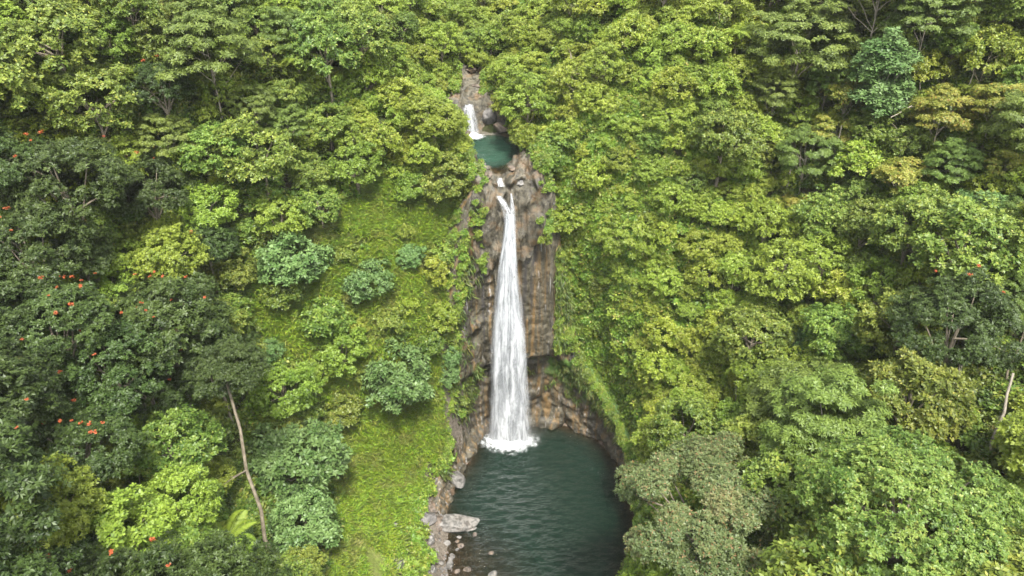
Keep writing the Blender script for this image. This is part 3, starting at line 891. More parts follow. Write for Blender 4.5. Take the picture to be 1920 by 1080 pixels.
#@LANDMARK
SP = {'tulip': ('tulip_tree', 'tree', 'dark green tree', 4), 'mid': ('broadleaf_tree', 'tree', 'mid green tree', 4),
      'lime': ('lime_green_tree', 'tree', 'yellow-green tree', 4), 'guava': ('bright_shrub', 'shrub', 'bright yellow-green shrub', 5),
      'feather': ('feathery_tree', 'tree', 'feathery flat-topped tree', 4), 'golden': ('golden_tree', 'tree', 'golden-leaved small tree', 2),
      'bush': ('leafy_bush', 'bush', 'lime fine-leaved bush', 4),
      'glaucous': ('pale_green_shrub', 'shrub', 'pale grey-green shrub', 2), 'midshrub': ('green_shrub', 'shrub', 'mid green shrub', 2)}
NAMED = [
    ('dome', 1695, 965, 186, 'large domed bright green tree filling the lower right corner', 'domed_tree', 'tree', 1.),
    ('olive', 1325, 960, 142, 'dull olive tree with reddish leaf tips beside the dark pool', 'olive_green_tree', 'tree', .92),
    ('tulip2', 405, 680, 78, 'dark green crown just behind the head of the tall leaning bare trunk', 'tulip_tree', 'tree', 1.),
    ('tulip0', 310, 600, 120, 'broad dark green tree with orange flowers along its crown top, left of the grass slope', 'tulip_tree', 'tree', 1.),
    ('tulip3', 95, 610, 105, 'dark green tree with many orange flower clusters at the left edge', 'tulip_tree', 'tree', 1.),
    ('tulip1', 60, 480, 100, 'dark green tree with red-orange flowers behind the most flowering tree at left', 'tulip_tree', 'tree', 1.),
    ('tulip1', 215, 690, 105, 'dark green tree with few orange flowers in front of the broad flowering tree', 'tulip_tree', 'tree', 1.),
    ('tulip0', 145, 835, 100, 'dark green tree with scattered orange flowers low on the left slope', 'tulip_tree', 'tree', 1.),
    ('tulip2', 1800, 610, 105, 'lone dark green tree with orange flowers on the right slope', 'tulip_tree', 'tree', 1.),
    ('limetall1', 320, 487, 62, 'bright lime tree crown just above the broad orange-flowering tree', 'lime_green_tree', 'tree', 1.),
    ('limetall0', 75, 950, 92, 'yellow-green tree in the bottom left corner below the flowering tree', 'lime_green_tree', 'tree', 1.),
    ('limetall1', 335, 940, 70, 'yellow-green leafy tree left of the large fern fronds', 'lime_green_tree', 'tree', 1.),
    ('glaucous0', 740, 715, 62, 'rounded grey-green shrub on the grass slope left of the fall', 'pale_green_shrub', 'shrub', 1.),
    ('glaucous1', 692, 535, 42, 'small pale-leaved shrub in the middle of the bright grass slope', 'pale_green_shrub', 'shrub', 1.),
    ('glaucous0', 548, 497, 62, 'wide silvery shrub at the upper left of the grass slope', 'pale_green_shrub', 'shrub', .9),
    ('glaucous1', 560, 860, 75, 'large pale green shrub left of the lower grass slope', 'pale_green_shrub', 'shrub', 1.),
    ('glaucous0', 570, 985, 60, 'pale green shrub below the tall bare trunk', 'pale_green_shrub', 'shrub', 1.),
    ('lime3', 640, 655, 52, 'yellow-green small tree just left of the rounded grey-green shrub', 'lime_green_tree', 'tree', 1.),
    ('lime0', 530, 735, 60, 'yellow-green small tree right of the tall bare trunk', 'lime_green_tree', 'tree', 1.),
    ('midshrub0', 612, 590, 45, 'mid green shrub below the pale yellow fern on the grass slope', 'green_shrub', 'shrub', 1.),
    ('column', 1655, 165, 42, 'narrow blue-green column of leaves on the upper right slope', 'columnar_tree', 'tree', .75),
    ('golden0', 1590, 185, 40, 'golden-brown small tree left of the blue-green column', 'golden_tree', 'tree', 1.),
    ('golden1', 1872, 190, 42, 'golden-topped tree near the upper right edge', 'golden_tree', 'tree', 1.),
    ('golden0', 1690, 335, 45, 'golden-green small tree below the blue-green column', 'golden_tree', 'tree', 1.),
    ('glaucous1', 1835, 420, 62, 'pale grey-green bushy tree on the right slope above the lone flowering tree', 'pale_green_shrub', 'shrub', 1.),
    ('mid0', 830, 350, 52, 'overhanging green tree at the left side of the lip of the tall fall', 'broadleaf_tree', 'tree', 1.),
    ('midshrub1', 1030, 300, 40, 'shaded green shrub hanging over rocks right of the turquoise pool', 'green_shrub', 'shrub', 1.),
    ('lime2', 990, 190, 50, 'leafy yellow-green tree leaning over the small upper fall from the right', 'lime_green_tree', 'tree', 1.),
    ('guava0', 1055, 420, 38, 'bright shrub at the top right edge of the orange-streaked rock', 'bright_shrub', 'shrub', 1.),
    ('mid2', 180, 205, 80, 'broad mid green tree on the upper left slope', 'broadleaf_tree', 'tree', 1.),
    ('tulip2', 300, 160, 55, 'small dark green crown right of the broad tree at upper left', 'tulip_tree', 'tree', 1.),
]
for key, u, v, rp, lab, nm, cat, zs in NAMED:
    at_pixel(key, u, v, rp, lab, nm, cat, zs)

# ------------------------------------------------------------------ forest: every crown an object, spread over the slopes
GZ = [(x, y) for x, y in GRASS_Z]
def species_at(u, v, q):  # species by region; darker kinds also stand in for dimmer light toward the sides
    if u < 640 and v >= 330 + (u * .12):
        tab = [('tulip', .42), ('mid', .34), ('lime', .14), ('midshrub', .10)] if u < 430 else [('mid', .35), ('lime', .25), ('glaucous', .15), ('midshrub', .25)]
    elif u < 650:
        tab = [('mid', .42), ('lime', .25), ('feather', .17), ('bush', .06), ('guava', .10)]
    elif u < 900:
        tab = [('guava', .35), ('bush', .3), ('lime', .22), ('mid', .13)] if v < 350 else [('midshrub', .5), ('guava', .35), ('glaucous', .15)]
    elif u < 1440 - max(0, 200 - v) * .2 and v < 830:
        tab = [('guava', .44), ('bush', .42), ('lime', .09), ('mid', .05)]
    elif v < 470:
        tab = [('feather', .34), ('mid', .30), ('guava', .18), ('golden', .06), ('lime', .12)]
    else:
        tab = [('mid', .38), ('lime', .2), ('guava', .22), ('feather', .12), ('glaucous', .08)]
    a = 0
    for k, p in tab:
        a += p
        if q < a:
            return k
    return tab[-1][0]
auto = []
GC = 0
fr = np.random.default_rng(21)
cand = np.stack([fr.uniform(-62, 62, 160000), fr.uniform(14, 128, 160000)], 1)
_g = ground(cand[:, 0], cand[:, 1])
_st = np.sqrt(1 + ((ground(cand[:, 0] + .4, cand[:, 1]) - _g) / .4) ** 2 + ((ground(cand[:, 0], cand[:, 1] + .4) - _g) / .4) ** 2)
cand = cand[fr.random(len(cand)) < np.minimum(_st, 5) / 5]
cg = ground(cand[:, 0], cand[:, 1])
cdp = sdist(cand[:, 0], cand[:, 1], POOL)
qs = fr.random((len(cand), 4))
PL = np.array(placed)
for i in range(len(cand)):
    if len(auto) > 900:
        break
    x, y = cand[i]; g = cg[i]
    if cdp[i] < 1.4 or (y > 59 and y < 80 and abs(x - xc(y)) < (3.2 if y < 76 else 2.2)):
        continue
    u, v, d = proj(x, y, g + 3)
    if not (-260 < u < 2180 and -260 < v < 1400) or d < 30:
        continue
    sp = species_at(u, v, qs[i, 0])
    var = int(qs[i, 1] * SP[sp][3]) if sp != 'tulip' else 1 + int(qs[i, 1] * 2)
    p = PROTO[f'{sp}{var}']
    s = .52 + .7 * qs[i, 2] ** 1.6
    if 640 < u < 1440 and sp in ('mid', 'lime'):
        s *= .78
    if sp == 'guava' and GC > 285:
        continue
    if u > 1350 or u < 500:
        s *= 1.05
    hc, R = p['hc'] * s, p['R'] * s
    zc = g + hc
    u, v, d = proj(x, y, zc)
    rp = R * FPX / d
    if u < -rp * .8 or u > 1920 + rp * .8 or v < -rp * .8 or v > 1080 + rp * .8 or d < 30:
        continue
    an = np.linspace(0, 6.283, 10, endpoint=False); an2 = np.linspace(0, 6.283, 20, endpoint=False)
    pu = np.concatenate([u + np.cos(an) * rp * (.7 if R < 2 else .85), [u]]); pv = np.concatenate([v + np.sin(an) * rp * (.6 if R < 2 else .8), [v]])
    if inpoly(pu, pv, CLEAR_Z).any() or any(inpoly(u + np.outer([.2, .5, .8, 1.05], np.cos(an2)).ravel() * rp, v + np.outer([.2, .5, .8, 1.05], np.sin(an2)).ravel() * rp, q_).any() for q_ in STEM_Z):
        continue
    gin = inpoly(pu, pv, GZ).mean()
    if gin > .15 and v > 770:
        continue
    if any((u - a_) ** 2 + (v - b_) ** 2 < c_ ** 2 for a_, b_, c_ in ((1695, 965, 205), (1325, 960, 150))):
        continue
    if gin > .25 and (qs[i, 3] > .05 or R > 2.3):
        continue
    dist = np.sqrt((PL[:, 0] - x) ** 2 + (PL[:, 1] - y) ** 2 + .8 * (PL[:, 2] - zc) ** 2)
    if (dist < .60 * (PL[:, 3] + R)).any():
        continue
    PL = np.vstack([PL, [x, y, zc, R]])
    GC += sp == 'guava'
    auto.append((sp, var, x, y, g, s, u, v, rp))

# labels: kind + nearest landmark + rank by height within that cell, so each one can be pointed at
ANCH = [(60, 40, 'in the upper left corner'), (330, 40, 'at the top of the left slope'), (560, 60, 'around the tree ferns at the top of the left slope'), (720, 50, 'beside the dark bare trunk at the top'),
        (860, 60, 'in the valley seam above the small upper fall'), (1010, 60, 'at the top right of the small upper fall'), (1180, 50, 'at the top of the right slope'), (1360, 60, 'around the tree fern at the top right'),
        (1560, 60, 'above the golden-brown small tree'), (1780, 50, 'in the upper right corner'),
        (60, 200, 'on the left edge below the corner'), (300, 220, 'below the broad tree of the upper left slope'), (480, 230, 'on the shaded upper left slope'), (640, 240, 'midway up the bright left slope'),
        (790, 200, 'left of the small upper fall'), (1090, 190, 'right of the small upper fall'), (1250, 200, 'on the bright right slope level with the upper fall'), (1450, 210, 'left of the golden-brown small tree'),
        (1700, 230, 'beside the blue-green column'), (1850, 280, 'near the right edge below the golden-topped tree'),
        (60, 370, 'above the flowering trees on the left edge'), (260, 380, 'above the bright lime crown at left'), (480, 360, 'above the dark hollow of the left slope'), (680, 330, 'at the upper edge of the bright grass'),
        (1090, 350, 'right of the lip of the tall fall'), (1250, 360, 'on the right slope level with the lip of the tall fall'), (1430, 380, 'on the right slope midway to the right edge, level with the lip'), (1620, 420, 'below the golden-green small tree'),
        (1850, 470, 'above the lone flowering tree of the right slope'), (150, 520, 'among the flowering trees at left'), (420, 540, 'left of the upper grass slope'),
        (1100, 520, 'right of the orange-streaked rock'), (1260, 520, 'on the right slope level with mid fall'), (1430, 560, 'midway along the right slope below its middle'), (1620, 600, 'left of the lone flowering tree'),
        (470, 720, 'beside the tall bare trunk'), (620, 700, 'left of the rounded grey-green shrub'), (300, 780, 'on the dark lower left slope'), (1110, 660, 'above the overhang by the dark pool'), (1250, 720, 'on the slope above the olive tree'),
        (1420, 750, 'above and between the olive and domed trees'), (1600, 730, 'above the large domed tree'), (1830, 760, 'near the right edge above the domed tree'), (80, 800, 'on the left edge low down'),
        (200, 1000, 'near the bottom left corner'), (430, 930, 'around the large fern fronds'), (560, 940, 'left of the lower grass slope'), (1230, 830, 'by the right rim of the dark pool'), (1180, 1040, 'at the bottom right of the dark pool'),
        (1450, 1040, 'between the olive and domed trees at the bottom'), (1890, 950, 'in the bottom right corner beside the domed tree')]
AA = np.array([(a, b) for a, b, _ in ANCH], float)
HIDDEN = {174944, 212818, 218510, 218796, 219629, 229744, 240936, 241442, 245272, 249893, 258574, 262078, 266002, 271213, 291608, 304634, 305513, 321668, 321736, 341067, 342407, 358508, 372606, 373277, 373824, 375053, 376290, 387294, 399800, 401174, 406872, 420551, 437001, 459458, 463093, 466322, 473206, 487451, 487477, 490761, 496199, 532465, 540208, 540899, 550302, 552488, 552983, 553198, 554071, 561614, 562156, 562258, 566466, 568422, 600891, 601045, 609170, 613868, 614176, 626730, 641298, 641330, 644182, 652525, 659510, 668931, 668933, 670094, 678338, 680834, 686519, 688275, 692754, 704700, 706788, 708163, 719973, 726285, 736391, 737054, 740621}       # plants wholly behind others from the survey point: left out
auto = [q for q in auto if int(q[2] * 991 + q[3] * 7919) not in HIDDEN]
o_key = []
cells = {}
for q in auto:
    uu, vv = min(max(q[6], 0), 1920), min(max(q[7], 0), 1080)
    k = int(np.argmin((AA[:, 0] - uu) ** 2 + (AA[:, 1] - vv) ** 2))
    cells.setdefault((q[0], k), []).append(q)
ORD = ['highest', 'second highest', 'third highest', 'fourth highest', 'fifth highest', 'sixth highest', 'seventh highest', 'eighth highest', 'ninth highest', 'tenth highest', 'eleventh highest', 'twelfth highest']
GROUPS = {'tulip': 'dark flowering trees on the slopes', 'mid': 'mid green trees of the forest', 'lime': 'yellow-green trees of the forest', 'guava': 'bright shrubs on the slopes', 'feather': 'feathery trees on the upper slopes',
          'golden': 'golden small trees', 'glaucous': 'pale grey-green shrubs', 'midshrub': 'mid green shrubs', 'bush': 'fine-leaved bushes on the slopes'}
for (sp, k), L in cells.items():
    nm, cat, desc, _ = SP[sp]
    L.sort(key=lambda q: q[6])
    if len(L) > 14:
        a = len(L) // 3
        parts_ = [('at left, ', L[:a]), ('in the middle, ', L[a:-a]), ('at right, ', L[-a:])]
    elif len(L) > 6:
        a = len(L) // 2
        parts_ = [('at left, ', L[:a]), ('at right, ', L[a:])]
    else:
        parts_ = [('', L)]
    for side, Q in parts_:
        Q.sort(key=lambda q: q[7])
        for j, (sp, var, x, y, g, s, u, v, rp) in enumerate(Q):
            if len(Q) == 1:
                o_ = 'single' if side else ''
            else:
                o_ = 'lowest' if j == len(Q) - 1 else ORD[min(j, 11)]
            lab = ' '.join(f'{o_} {desc} {side}{ANCH[k][2]}'.split()[:16])
            rl = random.Random(int(x * 991 + y * 7919))
            o = plant(f'{sp}{var}', x, y, g - .15, s, rl.uniform(0, 6.28), lab, nm, cat, GROUPS[sp], rl.uniform(.88, 1.15))
            o_key.append((o, int(x * 991 + y * 7919)))
print('auto', len(auto), {k: sum(1 for q in auto if q[0] == k) for k in SP})

# ------------------------------------------------------------------ tree ferns: each frond a part
def frond_mesh(m, L=2.2, seed=0):
    r = np.random.default_rng(seed)
    t = np.linspace(0, 1, 9)
    mid = np.stack([t * L * .95, 0 * t, .55 * L * t * (1 - .95 * t) * 1.2 - .15 * L * t ** 3], 1)
    V0, F0 = tube(mid, .03 * (1.1 - t), 4)
    n = 24
    k = np.linspace(.1, .98, n)
    px = np.stack([np.interp(k, t, mid[:, c]) for c in range(3)], 1)
    ln = .62 * np.sin(np.pi * np.clip(k * .9 + .1, 0, 1)) ** .7 * L / 2.2 + .06
    Vs, Fs, T = [V0], [np.vstack([F0[:, :3], F0[:, [0, 2, 3]]])], [np.full(len(V0), .3)]
    b = len(V0)
    for sgn in (-1, 1):
        d = np.stack([.45 + 0 * k, sgn * np.ones(n), -.12 + 0 * k], 1)
        Vl, Fl = leaf_arrays(px, d, np.tile([[0, 0, 1.]], (n, 1)) + r.normal(0, .12, (n, 3)), ln, np.full(n, .105 * L / 2.2), .18)
        Vs.append(Vl); Fs.append(Fl + b); b += len(Vl)
        T.append(np.repeat(np.clip(r.normal(.55, .2, n), 0, 1), 4))
    return mk('frond', np.vstack(Vs), np.vstack(Fs), m, np.concatenate(T))
FR = {'fern': frond_mesh(M['fern'], 2.2, 1), 'palefern': frond_mesh(M['palefern'], 2.2, 2)}
FT = mk('trunk', *tube(np.stack([np.linspace(0, .1, 6), np.linspace(0, -.08, 6), np.linspace(-1, 2.6, 6)], 1), np.linspace(.16, .1, 6), 7), M['bark'], smooth=True)
def tree_fern(u, v, rpx, label, kind='fern', nf=11, h=4.3, name='tree_fern', cat='tree fern'):
    s = 1.
    for _ in range(4):
        x, y, z, t = hit(u, v, h * s)
        s = rpx / FPX * t / 2.0
    root = bpy.data.objects.new(name, None)
    root.location = (x, y, z - h * s); root.scale = (s,) * 3; root.rotation_euler = (0, 0, random.uniform(0, 6))
    link(root); tag(root, label, cat, 'ferns with long fronds')
    if h > 1:
        link(bpy.data.objects.new('trunk', FT), root).scale = (1, 1, h / 2.6)
    for i in range(nf):
        o = link(bpy.data.objects.new('frond', FR[kind]), root)
        o.location = (0, 0, h - .05)
        o.rotation_euler = (random.uniform(-.15, .15), random.uniform(-.45, .12), i * 6.283 / nf + random.uniform(-.2, .2))
        k = random.uniform(.8, 1.1); o.scale = (k, k, k)
for a in ((560, 110, 45, 'bright tree fern with arching fronds high on the left slope'), (535, 70, 38, 'second tree fern just above the bright one high on the left slope'),
          (590, 80, 30, 'small tree fern at the right of the pair high on the left slope'),
          (1385, 60, 34, 'yellow-green tree fern with spread fronds near the top right'), (1400, 128, 26, 'low tree fern below the spread one near the top right'),
          (428, 1010, 62, 'large tree fern with long lit fronds at the bottom left'), (15, 1000, 70, 'tree fern cut by the left edge near the bottom'),
          (1275, 632, 22, 'small fern on the right slope above the pool'), (1240, 700, 26, 'fern on the right slope just above the overhang'), (1265, 790, 26, 'low fern above the right rim of the dark pool'),
          (340, 975, 40, 'fern half hidden left of the large lit fronds')):
    tree_fern(*a)
tree_fern(550, 560, 22, 'pale yellow fern rosette on the grass slope', 'palefern', 10, 1.2)
tree_fern(672, 868, 16, 'small pale-leaved rosette plant on the lower grass slope', 'palefern', 9, 1.1, 'rosette_plant', 'plant')

# ------------------------------------------------------------------ dead trunks and bare branches
def bare(u, v0, v1, du, label, name='bare_trunk', cat='tree trunk', r0=.12, above=1.6, m='palebark', branches=0, crown=None):
    """a bare stem whose foot is seen at (u, v1) and whose top at (u + du, v0)"""
    x, y, z, t = hit(u, v1, above)
    rr = ray(u + du, v0)
    p1 = rr * (t * (.985 if above < 4 else .95)); p1 = np.array([p1[0], p1[1], p1[2] + CAM_H])
    p0 = np.array([x, y, z - above - .6]) if name != 'dead_branch' else np.array([x, y, z])
    top_ = np.array([x, y, z])
    q = np.linspace(0, 1, 8)[:, None]
    rg = np.random.default_rng(int(u))
    pts = (p0 * (1 - q) ** 2 + 2 * q * (1 - q) * (top_ * .85 + p0 * .15) + p1 * q ** 2) + rg.normal(0, .1 if above < 4 else .16, (8, 3)) * np.sin(q * 3.1)
    tb = [tube(pts - p0, np.linspace(r0, r0 * .5, 8), 7)]
    for _ in range(branches):
        k = rg.integers(3, 8)
        a = pts[k] - p0
        e = a + unit(rg.normal(0, 1, (1, 3)) + np.array([[0, -.4, .9]]))[0] * rg.uniform(.8, 2.)
        w_ = np.linspace(0, 1, 5)[:, None]
        tb.append(tube(a + (e - a) * w_ + rg.normal(0, .07, (5, 3)) * w_, np.linspace(r0 * .45, r0 * .12, 5), 5))
    V, F = join(tb)
    if crown:
        o = link(bpy.data.objects.new(name, None))
        o.location = p0
        link(bpy.data.objects.new('trunk', mk('trunk', V, F, M[m], smooth=True)), o)
        c = link(bpy.data.objects.new('crown', PROTO[crown]['crown']), o)
        k = .55
        c.scale = (k, k, k); c.location = Vector(p1 - p0) + Vector((0, .6, .5 - PROTO[crown]['hc'] * k))
        tag(o, label, cat)
        return o
    o = link(bpy.data.objects.new(name, mk(name, V, F, M[m], smooth=True)))
    o.location = p0
    tag(o, label, cat, 'bare stems among the foliage')
tt_ = bare(505, 712, 1022, -82, 'dark green tree on a tall leaning bare trunk left of the grass slope', 'tall_trunk_tree', 'tree', r0=.19, above=4.6, m='greybark', branches=4, crown='tulip2')
bare(1788, 660, 735, 22, 'pale crooked trunk under the lone flowering tree', r0=.2)
bare(1868, 700, 835, 32, 'slim pale trunk near the right edge above the domed tree', r0=.14, branches=2)
bare(1895, 610, 690, 28, 'pale leaning trunk cut by the right edge', r0=.1, m='greybark', branches=2)
bare(1722, 115, 172, 14, 'thin pale trunk right of the blue-green column', r0=.09)
bare(1818, 118, 178, 8, 'thin pale trunk below the corner of the upper right slope', r0=.09)
bare(1568, 235, 278, 10, 'thin pale trunk under the golden-brown small tree', r0=.09, above=3.9)
bare(1483, 272, 310, 8, 'thin pale trunk left of the golden-brown small tree', r0=.09, above=3.9)
bare(1608, 110, 138, 6, 'short thin trunk above the golden-brown small tree', r0=.08, above=3.9)
bare(1380, 725, 785, 0, 'thin upright dead stem above the olive tree', r0=.06)
bare(706, 0, 90, 12, 'dark bare forked trunk at the top of the left slope', r0=.2, m='bark', branches=3)
bare(1076, 100, 165, -6, 'dark bare branching tree right of the small upper fall', r0=.12, m='bark', branches=6)
bare(1640, 555, 590, -2, 'small grey dead tree left of the lone flowering tree', r0=.08, branches=6)
bare(842, 340, 395, -22, 'pale dangling dead branch left of the lip of the tall fall', 'dead_branch', 'branch', r0=.06, branches=3, above=3.9)
bare(1720, 220, 195, -50, 'fallen reddish stem lying right of the blue-green column', 'dead_branch', 'branch', r0=.07, above=3.)

# ------------------------------------------------------------------ rocks
def rock_mesh(seed, m, flat=.6):
    r = np.random.default_rng(seed)
    import bmesh
    bm = bmesh.new()
    bmesh.ops.create_icosphere(bm, subdivisions=4, radius=1)
    V = np.array([v.co[:] for v in bm.verts])
    F = np.array([[v.index for v in f.verts] for f in bm.faces])
    bm.free()
    for _ in range(16):                                       # cleave flat faces
        nn = unit(r.normal(0, 1, (1, 3)))[0]
        h = r.uniform(.55, .88)
        dd = V @ nn
        V = V - np.maximum(dd - h, 0)[:, None] * nn * .9
    V = V * (1 + .22 * (fbm(V * 1.8 + seed, 4)[:, None] - .5))
    V = V * np.array([1, r.uniform(.7, 1.), flat])
    return mk('rock', V, F, m, smooth=True)
ROCKS = {k: [rock_mesh(s + i, M[k], f) for i, f in enumerate((.5, .6, .75))] for k, s in (('stone', 1), ('stonebrown', 11), ('stonedark', 21))}
def rock(u, v, wpx, label, m='stone', var=0, z=None, sq=(1, 1, 1), rot=None, name='boulder', lift=0.):
    if z is None:
        x, y, zz_, t = hit(u, v, lift)
    else:
        x, y = on_z(u, v, z); zz_ = z; t = y * cP + (CAM_H - z) * sP
    s = wpx / FPX * t / 2
    o = link(bpy.data.objects.new(name, ROCKS[m][var % 3]))
    o.location = (x, y, zz_); o.scale = (s * sq[0], s * sq[1], s * sq[2])
    o.rotation_euler = (random.uniform(-.1, .1), random.uniform(-.1, .1), random.uniform(0, 6) if rot is None else rot)
    tag(o, label, 'rock', 'rocks along the water')
SH = [(822, 985, 40, 'brown rounded boulder touching the upper end of the grey slab', 'stonebrown', 1), (795, 975, 50, 'dark boulder left of the grey slab', 'stonedark', 1),
      (735, 995, 40, 'dark rock outcrop in the lower grass', 'stonedark', 2), (812, 950, 40, 'reddish boulder above the grey slab on the shore', 'stonebrown', 0)]
for a in SH:
    rock(*a)
rock(845, 978, 112, 'large pale grey slab jutting into the dark pool at its left shore', 'stone', 0, .3, (1., .62, .42), .15, 'slab')
rock(872, 990, 45, 'low tongue of the shore slab reaching into the water', 'stone', 0, .05, (1, .5, .3), .1)
rock(857, 898, 44, 'pale angular boulder at the cliff foot on the left shore', 'stone', 2, .5, (.7, 1.3, 1.), .5)
rock(838, 925, 36, 'brown boulder under the left cliff foot at the water edge', 'stonebrown', 2, .2)
for i, (u, v, wp, lab, m) in enumerate((
        (838, 1019, 18, 'pale tan stone just below the grey slab', 'stone'), (863, 1024, 16, 'tan stone right of the pale stones in the shallows', 'stonebrown'), (857, 1030, 8, 'tiny white stone in the shallows', 'stone'),
        (860, 1007, 11, 'small grey stone under the slab edge', 'stone'), (848, 1042, 13, 'grey stone midway down the shallows', 'stone'), (845, 1050, 12, 'light grey stone beside the large rounded one', 'stone'),
        (842, 1060, 24, 'large rounded grey stone at the shallows edge', 'stone'), (857, 1071, 16, 'pinkish stone at the bottom edge of the shallows', 'stonebrown'), (876, 1068, 16, 'pinkish rounded stone standing alone in the shallows', 'stonebrown'),
        (925, 1078, 22, 'pale flat stone cut by the bottom edge of the photo', 'stone'), (890, 1003, 12, 'submerged olive stone right of the slab', 'stonebrown'), (921, 1037, 12, 'reddish submerged stone far out in the shallows', 'stonebrown'),
        (858, 1015, 10, 'rust-brown stone between the slab and the tan stones', 'stonebrown'))):
    rock(u, v, wp, lab, m, i, .04, name='stone')
for i, (u, v, wp, lab, m) in enumerate((
        (742, 1060, 46, 'curved grey boulder in the grass at the bottom edge', 'stone'), (760, 1040, 26, 'grey rock above the curved boulder at the bottom', 'stone'), (812, 1068, 22, 'white-grey stone on the gravel bank', 'stone'),
        (815, 1040, 18, 'grey stone on the upper gravel bank', 'stone'), (826, 1055, 14, 'light stone on the gravel by the water', 'stone'), (808, 1012, 26, 'flat pale rock below the dark boulder', 'stone'))):
    rock(u, v, wp, lab, m, i, lift=.3)
# rocks round the upper pool and stream
for i, (x, y, z, sx, sy, sz, m, lab) in enumerate((
        
        (.7, 62.0, 30.6, .9, .8, .6, 'stone', 'grey boulder at the right of the lip of the tall fall'), (-2.6, 62.4, 30.9, 1.0, .8, .8, 'stonebrown', 'pinkish boulder at the left of the lip of the tall fall'),
        (-2.9, 63.8, 31.5, .8, .6, .5, 'stone', 'pale flat rock at the left outlet of the turquoise pool'), (.1, 63.6, 31.4, .9, .7, .5, 'stonebrown', 'brown ledge rock at the outlet of the turquoise pool'),
        (-2.6, 74.2, 33.4, 1.0, .9, 1.6, 'stonedark', 'dark wet rock face right of the small upper fall'), (-1.2, 73.2, 32.4, 1.1, .8, .8, 'stonebrown', 'orange-brown boulder behind the turquoise pool'),
        (-3.4, 77.5, 35.8, 1.2, 1., .6, 'stonebrown', 'tan boulder just above the small upper fall'),
        (-4.6, 80.5, 36.9, 1.3, 1., .6, 'stonebrown', 'flat brown boulder in the stream above the upper fall'))):
    o = link(bpy.data.objects.new('boulder', ROCKS[m][i % 3]))
    o.location = (x, y, z); o.scale = (sx, sy, sz); o.rotation_euler = (0, 0, random.uniform(0, 6))
    tag(o, lab, 'rock', 'rocks along the water')

# ------------------------------------------------------------------ stuff: undergrowth, grass, hanging plants, gravel (instances on points)
def scatter(name, pts, rot, scl, protos, seed=0):
    n = len(pts)
    r = np.random.default_rng(seed)
    me = bpy.data.meshes.new(name)
    me.vertices.add(n)
    me.vertices.foreach_set('co', np.asarray(pts, np.float32).ravel())
    a = me.attributes.new('rot', 'FLOAT_VECTOR', 'POINT'); a.data.foreach_set('vector', np.asarray(rot, np.float32).ravel())
    a = me.attributes.new('scl', 'FLOAT', 'POINT'); a.data.foreach_set('value', np.asarray(scl, np.float32))
    a = me.attributes.new('idx', 'INT', 'POINT'); a.data.foreach_set('value', r.integers(0, len(protos), n).astype(np.int32))
    o = link(bpy.data.objects.new(name, me))
    tag(o, kind='stuff')
    c = bpy.data.collections.new(name + '_sources')
    for i, q in enumerate(protos):
        c.objects.link(bpy.data.objects.new(f'{name}_tuft', q))
    g = bpy.data.node_groups.new(name, 'GeometryNodeTree')
    g.interface.new_socket('Geometry', in_out='INPUT', socket_type='NodeSocketGeometry')
    g.interface.new_socket('Geometry', in_out='OUTPUT', socket_type='NodeSocketGeometry')
    N = g.nodes
    i_, o_ = N.new('NodeGroupInput'), N.new('NodeGroupOutput')
    ci = N.new('GeometryNodeCollectionInfo'); ci.inputs[0].default_value = c; ci.inputs[1].default_value = True; ci.inputs[2].default_value = True
    iop = N.new('GeometryNodeInstanceOnPoints'); iop.inputs['Pick Instance'].default_value = True
    def na(nm, dt):
        q = N.new('GeometryNodeInputNamedAttribute'); q.data_type = dt; q.inputs[0].default_value = nm; return q.outputs[0]
    e = N.new('FunctionNodeEulerToRotation')
    Lk = g.links.new
    Lk(i_.outputs[0], iop.inputs['Points']); Lk(ci.outputs[0], iop.inputs['Instance'])
    Lk(na('rot', 'FLOAT_VECTOR'), e.inputs[0]); Lk(e.outputs[0], iop.inputs['Rotation'])
    Lk(na('scl', 'FLOAT'), iop.inputs['Scale']); Lk(na('idx', 'INT'), iop.inputs['Instance Index'])
    Lk(iop.outputs[0], o_.inputs[0])
    md = o.modifiers.new('scatter', 'NODES'); md.node_group = g
    return o
def clump_mesh(seed, m, Rr=.7, nros=34, k=6, L=.34, W=.17, hz=.7):
    r = np.random.default_rng(seed)
    q = sphere_dirs(r, nros, -.1)
    P = q * Rr * r.uniform(.4, 1., (nros, 1)) * np.array([1, 1, hz]) + np.array([0, 0, .25])
    V, F, t = rosettes(r, P, unit(q * .6 + np.array([0, 0, .8]) + r.normal(0, .3, (nros, 3))), k, L, W, (.0, .9), np.clip(r.normal(.45, .2, nros), 0, .95))
    return mk('clump', V, F, m, t)
def tuft_mesh(seed, m, n=95, Rr=.6, h=.48):
    r = np.random.default_rng(seed)
    P = np.stack([r.normal(0, Rr * .5, n), r.normal(0, Rr * .5, n), r.uniform(-.05, .12, n)], 1)
    d = unit(np.stack([r.normal(0, .8, n), r.normal(0, .8, n), r.uniform(.15, .9, n)], 1))
    V, F = leaf_arrays(P, d, np.array([[0, 0, 1.]]) + r.normal(0, .25, (n, 3)), h * r.uniform(.5, 1.2, n), np.full(n, .046), .4)
    return mk('tuft', V, F, m, np.repeat(np.clip(r.normal(.5, .25, n), 0, 1), 4))
UND = [clump_mesh(200 + i, M['under'], .7, 60, 6, .24, .12) for i in range(5)]
LUN = [clump_mesh(210 + i, M['limeunder'], .7, 60, 6, .23, .115) for i in range(5)]
GRA = [tuft_mesh(220 + i, M['grass']) for i in range(5)]

